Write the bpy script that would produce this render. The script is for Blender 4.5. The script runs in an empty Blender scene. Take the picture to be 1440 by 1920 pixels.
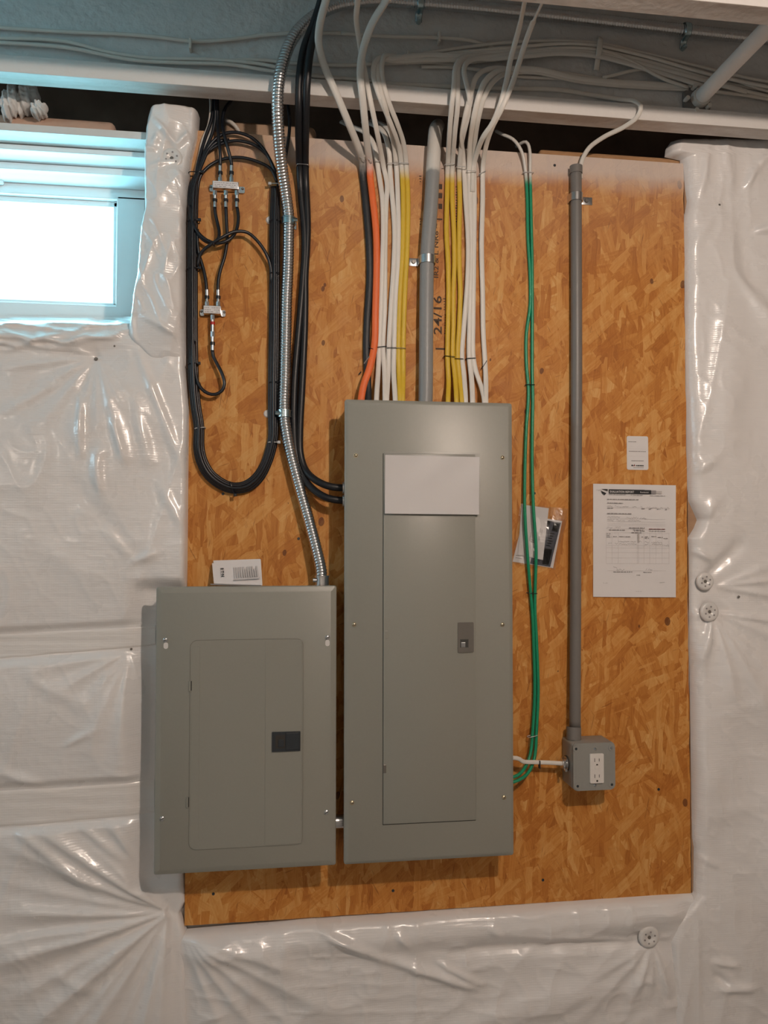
import bpy, bmesh, math, random
import numpy as np
from mathutils import Vector, Matrix
rnd = random.Random(7)
sc = bpy.context.scene
COL = sc.collection

# ------------------------------------------------------------------ camera
F = 1490.0
YAW, PITCH, ROLL = 0.13611, 0.02997, 0.00071
CAM = np.array([0.0, -1.75, 1.5])
def cam_axes():
    cy, sy, cp, sp = math.cos(YAW), math.sin(YAW), math.cos(PITCH), math.sin(PITCH)
    f = np.array([sy*cp, cy*cp, sp]); r = np.array([cy, -sy, 0.0]); u = np.cross(r, f)
    c, s = math.cos(ROLL), math.sin(ROLL)
    return f, c*r + s*u, -s*r + c*u
FW, RT, UP = cam_axes()
cd = bpy.data.cameras.new('camera'); cam = bpy.data.objects.new('camera', cd); COL.objects.link(cam)
cd.sensor_width = 36.0; cd.lens = F/1920*36.0; cd.clip_start = 0.02
cam.matrix_world = Matrix(((RT[0], UP[0], -FW[0], CAM[0]), (RT[1], UP[1], -FW[1], CAM[1]), (RT[2], UP[2], -FW[2], CAM[2]), (0, 0, 0, 1)))
sc.camera = cam
sc.view_settings.view_transform = 'Standard'; sc.view_settings.look = 'None'
sc.view_settings.gamma = 1.0; sc.view_settings.use_curve_mapping = False
sc.view_settings.exposure = 0.0

# ------------------------------------------------------------------ light
wd = bpy.data.worlds.new('overcast_sky'); sc.world = wd; wd.use_nodes = True
bg = wd.node_tree.nodes['Background']; bg.inputs[0].default_value = (0.55, 0.88, 1.0, 1); bg.inputs[1].default_value = 3.0
def light(name, kind, loc, energy, color, size=0.05, rot=(0, 0, 0), sy=None):
    l = bpy.data.lights.new(name, kind); l.energy = energy; l.color = color
    if kind == 'AREA':
        l.shape = 'RECTANGLE'; l.size = size; l.size_y = sy or size
    else:
        l.shadow_soft_size = size
    o = bpy.data.objects.new(name, l); o.location = loc; o.rotation_euler = rot; COL.objects.link(o); return o
LAMP = (0.62, -1.80, 2.335)
light('ceiling_bulb_light', 'POINT', LAMP, 60, (1.0, 0.82, 0.69), 0.03)
light('added_fill_light', 'POINT', (-1.5, -4.2, 2.30), 20, (1.0, 0.82, 0.68), 0.035)  # added fill lamp behind the viewer, lifts the shadows
light('window_daylight', 'AREA', (-0.80, 0.75, 2.30), 68, (0.27, 0.78, 0.97), 1.3, (math.radians(-78), 0, 0), 0.7)

light('added_upward_light', 'AREA', (-0.85, 0.66, 1.60), 42, (0.20, 0.74, 0.92), 1.3, (math.radians(-135), 0, 0), 0.5)  # added area lamp outside the window, aimed up to brighten soffit and joist
light('added_side_fill', 'AREA', (-2.56, -0.70, 2.15), 11, (0.52, 0.84, 1.0), 1.2, (math.radians(90), 0, math.radians(-90)), 0.42)  # added cool fill from the left, brightens the joist web

# ------------------------------------------------------------------ helpers
def ray(px, py): return FW*F + RT*(px-720.0) - UP*(py-960.0)
def P(px, py, y=0.0):
    """point on the wall-parallel plane at y seen at a photo pixel"""
    d = ray(px, py); t = (y - CAM[1])/d[1]; return Vector(CAM + d*t)
def PV(px, py, y):
    px = np.asarray(px, float); py = np.asarray(py, float)
    d = FW*F + (px-720.0)[..., None]*RT - (py-960.0)[..., None]*UP
    t = (y - CAM[1])/d[..., 1]; return CAM + d*t[..., None]

def tag(o, label=None, cat=None, group=None, kind=None):
    if label: o['label'] = label
    if cat: o['category'] = cat
    if group: o['group'] = group
    if kind: o['kind'] = kind
    return o
def obj(name, bm, m, parent=None, smooth=False, autosmooth=None):
    """link a bmesh (or (verts, faces)) as one mesh object, its origin at the middle of its bounds"""
    me = bpy.data.meshes.new(name)
    if isinstance(bm, tuple):
        me.from_pydata([tuple(v) for v in bm[0]], [], bm[1])
    else:
        bmesh.ops.recalc_face_normals(bm, faces=bm.faces); bm.to_mesh(me); bm.free()
    n = len(me.vertices); co = np.empty(n*3, np.float32); me.vertices.foreach_get('co', co); co = co.reshape(-1, 3)
    c = (co.min(0)+co.max(0))/2 if n else np.zeros(3)
    co -= c; me.vertices.foreach_set('co', co.ravel()); me.update()
    if m is not None:
        for mm in (m if isinstance(m, (list, tuple)) else [m]): me.materials.append(mm)
    if smooth: me.shade_smooth()
    if autosmooth is not None:
        me.shade_smooth()
        try: me.set_sharp_from_angle(angle=math.radians(autosmooth))
        except Exception: pass
    o = bpy.data.objects.new(name, me); COL.objects.link(o)
    o.location = Vector(c)
    if parent is not None:
        o.parent = parent; o.location = Vector(c) - wloc(parent)
    return o
def wloc(o):
    l = Vector(o.location)
    while o.parent: o = o.parent; l += Vector(o.location)
    return l
def thing(name, loc, label, cat, group=None):
    o = bpy.data.objects.new(name, None); o.empty_display_size = 0.03; o.location = loc; COL.objects.link(o)
    return tag(o, label, cat, group)

def bm_new(): return bmesh.new()
def add_box(bm, a, b, bevel=0.0, seg=2):
    a, b = Vector(a), Vector(b); lo = Vector(map(min, a, b)); hi = Vector(map(max, a, b))
    r = bmesh.ops.create_cube(bm, size=1.0); vs = r['verts']
    for v in vs: v.co = Vector((lo[i] + (v.co[i]+0.5)*(hi[i]-lo[i]) for i in range(3)))
    if bevel > 0:
        es = list({e for v in vs for e in v.link_edges})
        bmesh.ops.bevel(bm, geom=es, offset=bevel, segments=seg, profile=0.5, affect='EDGES')
    return bm
def box(a, b, bevel=0.0, seg=2): return add_box(bm_new(), a, b, bevel, seg)
def add_cyl(bm, a, b, r, r2=None, seg=24, cap=True):
    a, b = Vector(a), Vector(b); d = b-a; q = Vector((0, 0, 1)).rotation_difference(d.normalized())
    M = Matrix.Translation((a+b)/2) @ q.to_matrix().to_4x4()
    bmesh.ops.create_cone(bm, cap_ends=cap, segments=seg, radius1=r, radius2=r if r2 is None else r2, depth=d.length, matrix=M)
    return bm
def cyl(a, b, r, r2=None, seg=24): return add_cyl(bm_new(), a, b, r, r2, seg)
def add_prism(bm, pts, y0, y1):
    """polygon in x,z extruded from y0 to y1"""
    v0 = [bm.verts.new((p[0], y0, p[1])) for p in pts]; v1 = [bm.verts.new((p[0], y1, p[1])) for p in pts]
    n = len(pts); bm.faces.new(v0); bm.faces.new(v1[::-1])
    for i in range(n): bm.faces.new((v0[i], v1[i], v1[(i+1) % n], v0[(i+1) % n]))
    return bm
def rrect(x0, x1, z0, z1, r, n=6):
    out = []
    for cx, cz, a0 in ((x1-r, z1-r, 0), (x0+r, z1-r, 90), (x0+r, z0+r, 180), (x1-r, z0+r, 270)):
        for i in range(n+1):
            a = math.radians(a0+90*i/n); out.append((cx+r*math.cos(a), cz+r*math.sin(a)))
    return out
def catmull(pts, step):
    pts = [np.array(p, float) for p in pts]
    if len(pts) == 2: pts = [pts[0], (pts[0]+pts[1])/2, pts[1]]
    ext = [2*pts[0]-pts[1]] + pts + [2*pts[-1]-pts[-2]]; out = []
    for i in range(1, len(ext)-2):
        p0, p1, p2, p3 = ext[i-1:i+3]
        d = [max(np.linalg.norm(q)**0.5, 1e-4) for q in (p1-p0, p2-p1, p3-p2)]
        t0, t1 = 0, d[0]; t2 = t1+d[1]; t3 = t2+d[2]
        n = max(2, int(np.linalg.norm(p2-p1)/step))
        for k in range(n):
            t = t1+(t2-t1)*k/n
            a1 = (t1-t)/(t1-t0)*p0+(t-t0)/(t1-t0)*p1; a2 = (t2-t)/(t2-t1)*p1+(t-t1)/(t2-t1)*p2; a3 = (t3-t)/(t3-t2)*p2+(t-t2)/(t3-t2)*p3
            b1 = (t2-t)/(t2-t0)*a1+(t-t0)/(t2-t0)*a2; b2 = (t3-t)/(t3-t1)*a2+(t-t1)/(t3-t1)*a3
            out.append((t2-t)/(t2-t1)*b1+(t-t1)/(t2-t1)*b2)
    out.append(ext[-2]); return np.array(out)
def resample(path, step):
    seg = np.linalg.norm(np.diff(path, axis=0), axis=1); s = np.r_[0, np.cumsum(seg)]
    n = max(2, int(s[-1]/step)+1); t = np.linspace(0, s[-1], n)
    return np.stack([np.interp(t, s, path[:, i]) for i in range(3)], 1), t
def frames(path):
    T = np.gradient(path, axis=0); T /= np.linalg.norm(T, axis=1)[:, None]
    side = np.cross(T, [0, 1, 0]); L = np.linalg.norm(side, axis=1)
    for i in range(len(side)):
        if L[i] < 0.25 and i > 0: side[i] = side[i-1] - T[i]*np.dot(side[i-1], T[i])
    side /= np.linalg.norm(side, axis=1)[:, None]; nrm = np.cross(side, T)
    return T, side, nrm
def sweep(path, fn, seg):
    """fn(s_index, angle)-> (a along side, b along normal, c along tangent)"""
    T, S, N = frames(path); n = len(path); verts = np.empty((n, seg, 3))
    ang = np.linspace(0, 2*math.pi, seg, endpoint=False)
    a, b, c = fn(np.arange(n)[:, None], ang[None, :])
    verts = path[:, None, :] + a[..., None]*S[:, None, :] + b[..., None]*N[:, None, :] + c[..., None]*T[:, None, :]
    faces = []
    for i in range(n-1):
        for j in range(seg):
            k = (j+1) % seg; faces.append((i*seg+j, i*seg+k, (i+1)*seg+k, (i+1)*seg+j))
    faces.append(tuple(range(seg))[::-1]); faces.append(tuple((n-1)*seg+j for j in range(seg)))
    return [tuple(v) for v in verts.reshape(-1, 3)], faces
def tube(pts, ra, rb=None, step=0.008, seg=12):
    rb = rb or ra; path, s = resample(catmull(pts, step), step); p = 2.6 if rb < ra*0.7 else 2.0
    def fn(i, t):
        c, si = np.cos(t), np.sin(t); e = 2/p
        return ra*np.sign(c)*np.abs(c)**e + 0*i, rb*np.sign(si)*np.abs(si)**e + 0*i, 0*i+0*t
    return sweep(path, fn, seg)
def px_path(lst, dy=0.0):
    return [P(x, y, d+dy) for x, y, d in lst]

# ------------------------------------------------------------------ materials
class N:
    def __init__(s, name):
        s.m = bpy.data.materials.new(name); s.m.use_nodes = True; s.t = s.m.node_tree; s.p = s.t.nodes['Principled BSDF']
        s.geo = s.t.nodes.new('ShaderNodeNewGeometry')
    def n(s, typ, **kw):
        x = s.t.nodes.new('ShaderNode'+typ)
        for k, v in kw.items(): setattr(x, k, v)
        return x
    def l(s, a, b): s.t.links.new(a, b)
    def put(s, sock, v):
        if hasattr(v, 'is_linked') or isinstance(v, bpy.types.NodeSocket): s.l(v, sock)
        else: sock.default_value = v
    def math(s, op, a, b=0.0, c=None, clamp=False):
        x = s.n('Math', operation=op); x.use_clamp = clamp; s.put(x.inputs[0], a); s.put(x.inputs[1], b)
        if c is not None: s.put(x.inputs[2], c)
        return x.outputs[0]
    def mix(s, f, a, b):
        x = s.n('Mix', data_type='RGBA'); s.put(x.inputs[0], f)
        s.put(x.inputs[6], a if not isinstance(a, tuple) else (*a[:3], 1)); s.put(x.inputs[7], b if not isinstance(b, tuple) else (*b[:3], 1)); return x.outputs[2]
    def mapr(s, v, a, b, c=0.0, d=1.0, smooth=False):
        x = s.n('MapRange'); x.interpolation_type = 'SMOOTHSTEP' if smooth else 'LINEAR'
        s.put(x.inputs[0], v); x.inputs[1].default_value = a; x.inputs[2].default_value = b; x.inputs[3].default_value = c; x.inputs[4].default_value = d; return x.outputs[0]
    def noise(s, vec, scale, detail=3.0, rough=0.5, dist=0.0):
        x = s.n('TexNoise'); s.put(x.inputs['Vector'], vec); x.inputs['Scale'].default_value = scale
        x.inputs['Detail'].default_value = detail; x.inputs['Roughness'].default_value = rough; x.inputs['Distortion'].default_value = dist; return x
    def mapping(s, vec, loc=(0, 0, 0), rot=(0, 0, 0), scale=(1, 1, 1)):
        x = s.n('Mapping'); s.put(x.inputs[0], vec); x.inputs[1].default_value = loc; x.inputs[2].default_value = rot; x.inputs[3].default_value = scale; return x.outputs[0]
    def bump(s, h, dist, strength=1.0, normal=None):
        x = s.n('Bump'); s.put(x.inputs['Height'], h); x.inputs['Distance'].default_value = dist; x.inputs['Strength'].default_value = strength
        if normal is not None: s.l(normal, x.inputs['Normal'])
        s.l(x.outputs[0], s.p.inputs['Normal']); return x.outputs[0]
    def base(s, c, rough=0.5, metal=0.0, spec=0.5, coat=0.0):
        s.put(s.p.inputs['Base Color'], (*c[:3], 1) if isinstance(c, tuple) else c); s.put(s.p.inputs['Roughness'], rough)
        s.p.inputs['Metallic'].default_value = metal; s.p.inputs['Specular IOR Level'].default_value = spec
        if coat: s.p.inputs['Coat Weight'].default_value = coat; s.p.inputs['Coat Roughness'].default_value = 0.15
        return s
    @property
    def pos(s): return s.geo.outputs['Position']
    def z(s):
        x = s.n('SeparateXYZ'); s.l(s.pos, x.inputs[0]); return x.outputs[2]

WHITE_PAINT = (0.72, 0.70, 0.68)
def plain(name, c, rough=0.5, metal=0.0, spec=0.5, bump=0.0, bscale=200.0, var=0.08, coat=0.0):
    s = N(name); nz = s.noise(s.pos, bscale*0.25, 3)
    dark = tuple(v*(1-var) for v in c[:3]); lite = tuple(min(1, v*(1+var)) for v in c[:3])
    s.base(s.mix(nz.outputs[0], dark, lite), rough, metal, spec, coat)
    if bump: s.bump(s.noise(s.pos, bscale, 2).outputs[0], bump)
    return s.m
def oversprayed(name, c, z0, fade=0.02, rough=0.45, spec=0.4):
    """a thing of its own colour, its top end coated by white ceiling spray paint"""
    s = N(name); nz = s.noise(s.pos, 60, 3); h = s.math('ADD', s.z(), s.math('MULTIPLY', s.math('SUBTRACT', nz.outputs[0], 0.5), 0.02))
    f = s.mapr(h, z0-fade, z0+fade, smooth=True)
    s.base(s.mix(f, s.mix(nz.outputs[0], tuple(v*0.93 for v in c), tuple(min(1, v*1.07) for v in c)), (0.66, 0.64, 0.60)), rough, 0, spec)
    s.bump(s.noise(s.pos, 300, 2).outputs[0], 0.0004)
    return s.m

def osb_material():
    s = N('oriented_strand_board'); pos = s.pos
    wob = s.noise(pos, 14, 3); w2 = s.n('VectorMath', operation='SCALE'); s.l(wob.outputs['Color'], w2.inputs[0]); w2.inputs[3].default_value = 0.016
    ad = s.n('VectorMath', operation='ADD'); s.l(pos, ad.inputs[0]); s.l(w2.outputs[0], ad.inputs[1]); pw = ad.outputs[0]
    tone = s.noise(pos, 6, 4).outputs[0]; hgt = s.math('MULTIPLY', tone, 0.2); edge = None
    angs = [80, 55, -38, 70, -72, 18, -60, 88, 42, -80]
    for i, a in enumerate(angs):
        mp = s.mapping(pw, (3.1*i, 1.7*i, 2.3*i), (0, math.radians(a), 0), (1, 1, 1))
        sc_ = s.mapping(mp, scale=(8.5+2*(i % 3), 0.5, 42+10*(i % 4)))
        v = s.n('TexVoronoi'); v.voronoi_dimensions = '3D'; s.l(sc_, v.inputs['Vector']); v.inputs['Scale'].default_value = 1.0; v.inputs['Randomness'].default_value = 0.9; v.distance = 'CHEBYCHEV' if i % 3 else 'MANHATTAN'
        sp = s.n('SeparateColor'); s.l(v.outputs['Color'], sp.inputs[0])
        msk = s.math('GREATER_THAN', sp.outputs[0], 0.60 if i else 0.0)
        lim = s.math('LESS_THAN', v.outputs['Distance'], 0.55); msk = s.math('MULTIPLY', s.math('MULTIPLY', msk, lim), 0.34+0.48*((i*37) % 10)/10.0) if i else msk
        fib = s.noise(s.mapping(mp, scale=(14, 3, 260)), 1.0, 3).outputs[0]
        cell = s.math('ADD', s.math('MULTIPLY', sp.outputs[1], 0.50), s.math('MULTIPLY', fib, 0.50))
        x = s.n('Mix', data_type='FLOAT'); s.put(x.inputs[0], msk); s.put(x.inputs[2], tone); s.put(x.inputs[3], cell); tone = x.outputs[0]
        x = s.n('Mix', data_type='FLOAT'); s.put(x.inputs[0], msk); s.put(x.inputs[2], hgt); s.put(x.inputs[3], sp.outputs[2]); hgt = x.outputs[0]
    r = s.n('ValToRGB'); s.l(tone, r.inputs[0]); cr = r.color_ramp
    cr.elements[0].position = 0.08; cr.elements[0].color = (0.27, 0.080, 0.010, 1)
    cr.elements[1].position = 0.90; cr.elements[1].color = (0.72, 0.43, 0.17, 1)
    for p_, c_ in ((0.33, (0.44, 0.155, 0.024, 1)), (0.52, (0.56, 0.235, 0.048, 1)), (0.68, (0.64, 0.32, 0.090, 1))):
        e = cr.elements.new(p_); e.color = c_
    col = r.outputs[0]
    # thin splits along the fibres, and a scatter of dark slivers
    for a_, sc2, th in ((78, (13, 1, 150), .70), (-60, (16, 1, 170), .71), (20, (18, 1, 190), .72)):
        cr_ = s.noise(s.mapping(s.mapping(pos, (a_, 0, 1), (0, math.radians(a_), 0)), scale=sc2), 1.0, 3, 0.6)
        col = s.mix(s.mapr(cr_.outputs[0], th-.06, th, 0, 0.55), col, (0.20, 0.055, 0.010))
    # small dark knots and bark flecks
    vk = s.n('TexVoronoi'); s.l(s.mapping(pw, scale=(26, 1, 17)), vk.inputs['Vector']); vk.inputs['Scale'].default_value = 1.0
    sp = s.n('SeparateColor'); s.l(vk.outputs['Color'], sp.inputs[0])
    fl = s.math('MULTIPLY', s.math('LESS_THAN', vk.outputs['Distance'], s.math('MULTIPLY', sp.outputs[1], 0.17)), s.math('GREATER_THAN', sp.outputs[0], 0.72))
    col = s.mix(s.math('MULTIPLY', fl, 0.75), col, (0.09, 0.022, 0.008))
    nz = s.noise(pos, 30, 4)
    col = s.mix(s.mapr(nz.outputs[0], 0.62, 0.75, 0, 0.35), col, (0.30, 0.10, 0.02))
    # overspray of the white ceiling paint along the top edge of the sheet
    x = s.n('SeparateXYZ'); s.l(pos, x.inputs[0]); big = s.noise(s.mapping(pos, scale=(2.2, 1, 7)), 1.6, 3)
    h = s.math('ADD', x.outputs[2], s.math('MULTIPLY', s.math('SUBTRACT', big.outputs[0], 0.5), 0.07))
    f = s.math('MULTIPLY', s.mapr(h, 2.300, 2.352, smooth=True), s.mapr(x.outputs[0], -0.16, 0.15, 0.15, 0.8))
    col = s.mix(f, col, (0.66, 0.60, 0.56))
    f2 = s.mapr(h, 2.05, 2.34, 0.0, 0.14, smooth=True); col = s.mix(f2, col, (0.62, 0.50, 0.42))  # upper board tinted paler and pinker, daylight cast put into the colour
    s.base(col, s.mapr(nz.outputs[0], 0, 1, 0.42, 0.7), 0, 0.35)
    s.bump(s.math('ADD', hgt, s.math('MULTIPLY', nz.outputs[0], 0.4)), 0.0011)
    return s.m
def sheeting(name, c=(0.82, 0.80, 0.79), rough=0.27):
    """white woven vapour-barrier facing, glossy, with a fine horizontal weave"""
    s = N(name); big = s.noise(s.pos, 3, 3)
    s.base(s.mix(big.outputs[0], tuple(v*0.93 for v in c), c), s.mapr(s.noise(s.pos, 14, 3).outputs[0], 0, 1, rough-0.06, rough+0.10), 0, 0.6, 0.35)
    w = s.n('TexWave'); w.wave_type = 'BANDS'; w.bands_direction = 'Z'; s.l(s.pos, w.inputs[0]); w.inputs['Scale'].default_value = 62; w.inputs['Distortion'].default_value = 1.2; w.inputs['Detail'].default_value = 2; w.inputs['Detail Scale'].default_value = 3
    w2 = s.n('TexWave'); w2.wave_type = 'BANDS'; w2.bands_direction = 'X'; s.l(s.pos, w2.inputs[0]); w2.inputs['Scale'].default_value = 70; w2.inputs['Distortion'].default_value = 1.0
    nz = s.noise(s.mapping(s.pos, scale=(14, 14, 60)), 1.0, 4)
    hh = s.math('ADD', s.math('ADD', s.math('MULTIPLY', w.outputs['Fac'], 0.05), s.math('MULTIPLY', w2.outputs['Fac'], 0.015)), s.math('MULTIPLY', nz.outputs[0], 1.0))
    s.bump(hh, 0.0016)
    return s.m
M = {}
M['osb'] = osb_material()
M['sheet'] = sheeting('vapour_barrier_sheeting'); M['tape'] = sheeting('white_seam_tape', (0.82, 0.79, 0.765), 0.38)
M['washer'] = plain('translucent_white_plastic', (0.70, 0.68, 0.66), 0.28, spec=0.6)
M['hole'] = plain('dark_hole', (0.04, 0.035, 0.03), 0.8)
M['grey'] = plain('grey_enamel_paint', (0.268, 0.268, 0.236), 0.36, spec=0.5, bump=0.00006, bscale=900, var=0.03)
M['grey_box'] = plain('grey_enamel_box', (0.27, 0.27, 0.25), 0.42, bump=0.00006, bscale=700, var=0.04)
M['crease'] = plain('painted_gap_shade', (0.05, 0.05, 0.045), 0.8)  # dark colour painted in for the shade inside gaps, slots and recesses
M['latch_dark'] = plain('dark_slate_plastic', (0.022, 0.028, 0.034), 0.5)
M['latch_grey'] = plain('brushed_grey_metal', (0.20, 0.185, 0.165), 0.38, metal=0.5)
M['zinc'] = plain('zinc_plated_steel', (0.62, 0.63, 0.64), 0.28, metal=1.0)
M['brass'] = plain('yellow_zinc_steel', (0.62, 0.52, 0.36), 0.28, metal=1.0)
M['zinc_blue'] = plain('blue_zinc_steel', (0.45, 0.58, 0.62), 0.26, metal=1.0)
M['flex'] = plain('galvanised_flexible_steel', (0.60, 0.61, 0.62), 0.27, metal=1.0)
M['black'] = plain('black_cable_jacket', (0.008, 0.009, 0.012), 0.40, spec=0.45)
M['coax'] = plain('black_coax_jacket', (0.006, 0.008, 0.013), 0.36, spec=0.5)
M['blackc'] = oversprayed('black_jacket_with_overspray', (0.020, 0.022, 0.026), 2.325, 0.025)
M['orange'] = oversprayed('orange_cable_jacket', (0.80, 0.155, 0.035), 2.322, 0.022)
M['yellow'] = oversprayed('yellow_cable_jacket', (0.66, 0.44, 0.035), 2.316, 0.018)
M['white'] = plain('white_cable_jacket', (0.72, 0.69, 0.64), 0.42, var=0.04)
M['whitep'] = plain('painted_white_cable', (0.66, 0.63, 0.58), 0.6, var=0.06)
M['green'] = oversprayed('green_ground_wire_jacket', (0.010, 0.27, 0.135), 2.318, 0.014, 0.32, 0.5)
M['pvc'] = oversprayed('grey_pvc_conduit', (0.27, 0.275, 0.275), 2.318, 0.006, 0.38)
M['pvc2'] = plain('dark_grey_pvc_conduit', (0.175, 0.165, 0.155), 0.42, var=0.06)
M['paint'] = plain('white_spray_paint', (0.70, 0.69, 0.67), 0.6, bump=0.0012, bscale=70, var=0.07)
M['web'] = plain('sprayed_joist_web', (0.62, 0.62, 0.61), 0.65, bump=0.004, bscale=60, var=0.14)
M['lampshade'] = plain('porcelain', (0.8, 0.78, 0.74), 0.25)
M['paper'] = plain('white_paper', (0.72, 0.70, 0.70), 0.7, var=0.02)
M['ink'] = plain('black_ink', (0.02, 0.02, 0.022), 0.7)
M['pencil'] = plain('grey_ink', (0.28, 0.26, 0.26), 0.7)
M['faint'] = plain('faint_ink', (0.52, 0.49, 0.48), 0.7)
M['redink'] = plain('dark_red_ink', (0.20, 0.03, 0.03), 0.7)
M['vinyl'] = plain('white_vinyl', (0.80, 0.80, 0.80), 0.35, var=0.02)
M['wood'] = plain('raw_wood', (0.36, 0.22, 0.13), 0.75, bump=0.001, bscale=120, var=0.25)
M['rim'] = plain('dark_rim_board', (0.26, 0.18, 0.13), 0.8, bump=0.001, bscale=60, var=0.45)
M['concrete'] = plain('concrete', (0.42, 0.40, 0.38), 0.85, bump=0.002, bscale=30, var=0.15)
M['wallpaint'] = plain('pale_wall', (0.62, 0.58, 0.54), 0.8, bump=0.002, bscale=20, var=0.08)
M['glasswool'] = plain('white_glass_wool', (0.80, 0.78, 0.76), 0.95, bump=0.006, bscale=40, var=0.08)
M['outlet'] = plain('white_receptacle_plastic', (0.72, 0.68, 0.64), 0.3)
M['red'] = plain('red_band', (0.45, 0.01, 0.01), 0.4)
M['card'] = plain('card_dark_blue', (0.045, 0.05, 0.07), 0.5)
M['tie_grey'] = plain('grey_nylon_tie', (0.50, 0.50, 0.50), 0.35)
M['stamp'] = plain('stamp_ink', (0.075, 0.05, 0.035), 0.8)

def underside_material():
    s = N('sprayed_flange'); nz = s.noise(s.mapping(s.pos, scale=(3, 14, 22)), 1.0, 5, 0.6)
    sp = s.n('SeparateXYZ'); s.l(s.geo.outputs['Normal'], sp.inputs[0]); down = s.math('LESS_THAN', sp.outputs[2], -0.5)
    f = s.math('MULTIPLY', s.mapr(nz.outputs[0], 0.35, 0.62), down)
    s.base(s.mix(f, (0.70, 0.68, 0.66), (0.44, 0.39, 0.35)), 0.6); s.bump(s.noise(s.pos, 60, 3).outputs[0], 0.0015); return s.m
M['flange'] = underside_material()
def clear_film(name, gloss=0.12, rough=0.08, tint=(1, 1, 1)):
    m = bpy.data.materials.new(name); m.use_nodes = True; t = m.node_tree; t.nodes.clear()
    out = t.nodes.new('ShaderNodeOutputMaterial'); mx = t.nodes.new('ShaderNodeMixShader'); tr = t.nodes.new('ShaderNodeBsdfTransparent'); gl = t.nodes.new('ShaderNodeBsdfGlossy')
    tr.inputs[0].default_value = (*tint, 1); gl.inputs['Roughness'].default_value = rough; mx.inputs[0].default_value = gloss
    t.links.new(tr.outputs[0], mx.inputs[1]); t.links.new(gl.outputs[0], mx.inputs[2]); t.links.new(mx.outputs[0], out.inputs[0]); return m
M['film'] = clear_film('clear_plastic_film', 0.05, 0.22, (0.97, 0.97, 0.97)); M['glass'] = clear_film('window_glass', 0.05, 0.02)

# ------------------------------------------------------------------ room shell
X0, X1, Y0, Z1 = -2.6, 3.2, -5.2, 2.72
def struct(name, bm, m, parent=None, **k):
    o = obj(name, bm, m, parent, **k)
    if parent is None: o['kind'] = 'structure'
    return o
struct('floor', box((X0, Y0, -0.06), (X1, 0.30, 0.0)), M['concrete'])
bm = box((X0, Y0, Z1), (X1, 0.40, Z1+0.03))
for k in range(2, 13):   # the joists behind the viewer
    yc = -0.09-0.384*k; add_box(bm, (X0, yc-0.023, 2.42), (X1, yc+0.023, 2.455)); add_box(bm, (X0, yc-0.005, 2.455), (X1, yc+0.005, Z1))
struct('ceiling', bm, M['web'])
struct('wall_left', box((X0-0.1, Y0, 0), (X0, 0.40, Z1)), M['wallpaint'])
struct('wall_right', box((X1, Y0, 0), (X1+0.1, 0.40, Z1)), M['wallpaint'])
struct('wall_rear', box((X0, Y0-0.1, 0), (X1, Y0, Z1)), M['wallpaint'])
WX0, WX1, WZ0, WZ1 = -1.28, -0.285, 1.93, 2.356
bm = bm_new()
add_box(bm, (X0, 0.014, 0), (WX0, 0.34, WZ1)); add_box(bm, (WX1, 0.014, 0), (X1, 0.34, WZ1)); add_box(bm, (WX0, 0.014, 0), (WX1, 0.34, WZ0))
struct('wall_back', bm, M['concrete'])
struct('trim_1', box((X0, 0.0, WZ1+0.001), (-0.262, 0.34, WZ1+0.017)), M['paint'])           # sill plate along the wall top
struct('trim_2', box((-0.261, 0.02, WZ1+0.001), (X1, 0.34, WZ1+0.017)), M['wood'])
struct('wall_rim', box((X0, 0.30, WZ1+0.018), (X1, 0.34, Z1-0.001)), M['rim'])
# window in the upper left
wf = bm_new(); yf = 0.19
for a, b in (((WX0, yf, 2.301), (WX1, 0.27, WZ1-0.001)), ((WX0, yf, WZ0+0.001), (WX1, 0.27, 2.046)), ((-0.378, yf, 2.04), (WX1-0.001, 0.27, 2.31)), ((WX0+0.001, yf, 2.04), (-1.19, 0.27, 2.31))):
    add_box(wf, a, b, 0.003)
win = struct('window_1', wf, M['vinyl'])
bm = bm_new()
for a, b in (((-1.19, 0.205, 2.288), (-0.378, 0.25, 2.301)), ((-1.19, 0.205, 2.046), (-0.378, 0.25, 2.056)), ((-0.388, 0.205, 2.05), (-0.378, 0.25, 2.30)), ((-1.19, 0.205, 2.05), (-1.18, 0.25, 2.30))): add_box(bm, a, b, 0.002)
obj('sash', bm, M['vinyl'], win)
obj('pane', box((-1.18, 0.232, 2.05), (-0.386, 0.236, 2.295)), M['glass'], win)
bm = bm_new(); add_box(bm, (WX0, 0.055, 2.343), (WX1-0.001, 0.189, WZ1-0.001), 0.002); add_box(bm, (WX0, 0.115, 2.326), (WX1-0.001, 0.189, 2.342), 0.002)
obj('head_stop', bm, M['vinyl'], win)
bm = bm_new(); pa = P(0, 333, 0.188); pb = P(48, 337, 0.188); add_box(bm, (pa[0]-0.1, 0.180, pa[2]-0.007), (pb[0], 0.189, pa[2]-0.002), 0.001); add_box(bm, (pa[0]-0.02, 0.176, pa[2]-0.018), (pa[0]+0.01, 0.189, pa[2]-0.008), 0.003)
obj('sash_lock', bm, M['vinyl'], win)

bm = bm_new()
for a, b in (((X0, -1.46, 1.88), (X0+.03, -1.40, 2.40)), ((X0, -.20, 1.88), (X0+.03, -.14, 2.40)), ((X0, -1.40, 2.35), (X0+.03, -.20, 2.40)), ((X0, -1.40, 1.88), (X0+.03, -.20, 1.93))): add_box(bm, a, b, .003)
struct('added_window_frame', bm, M['vinyl'])  # unseen frame on the left wall, added to go with the side fill
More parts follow.
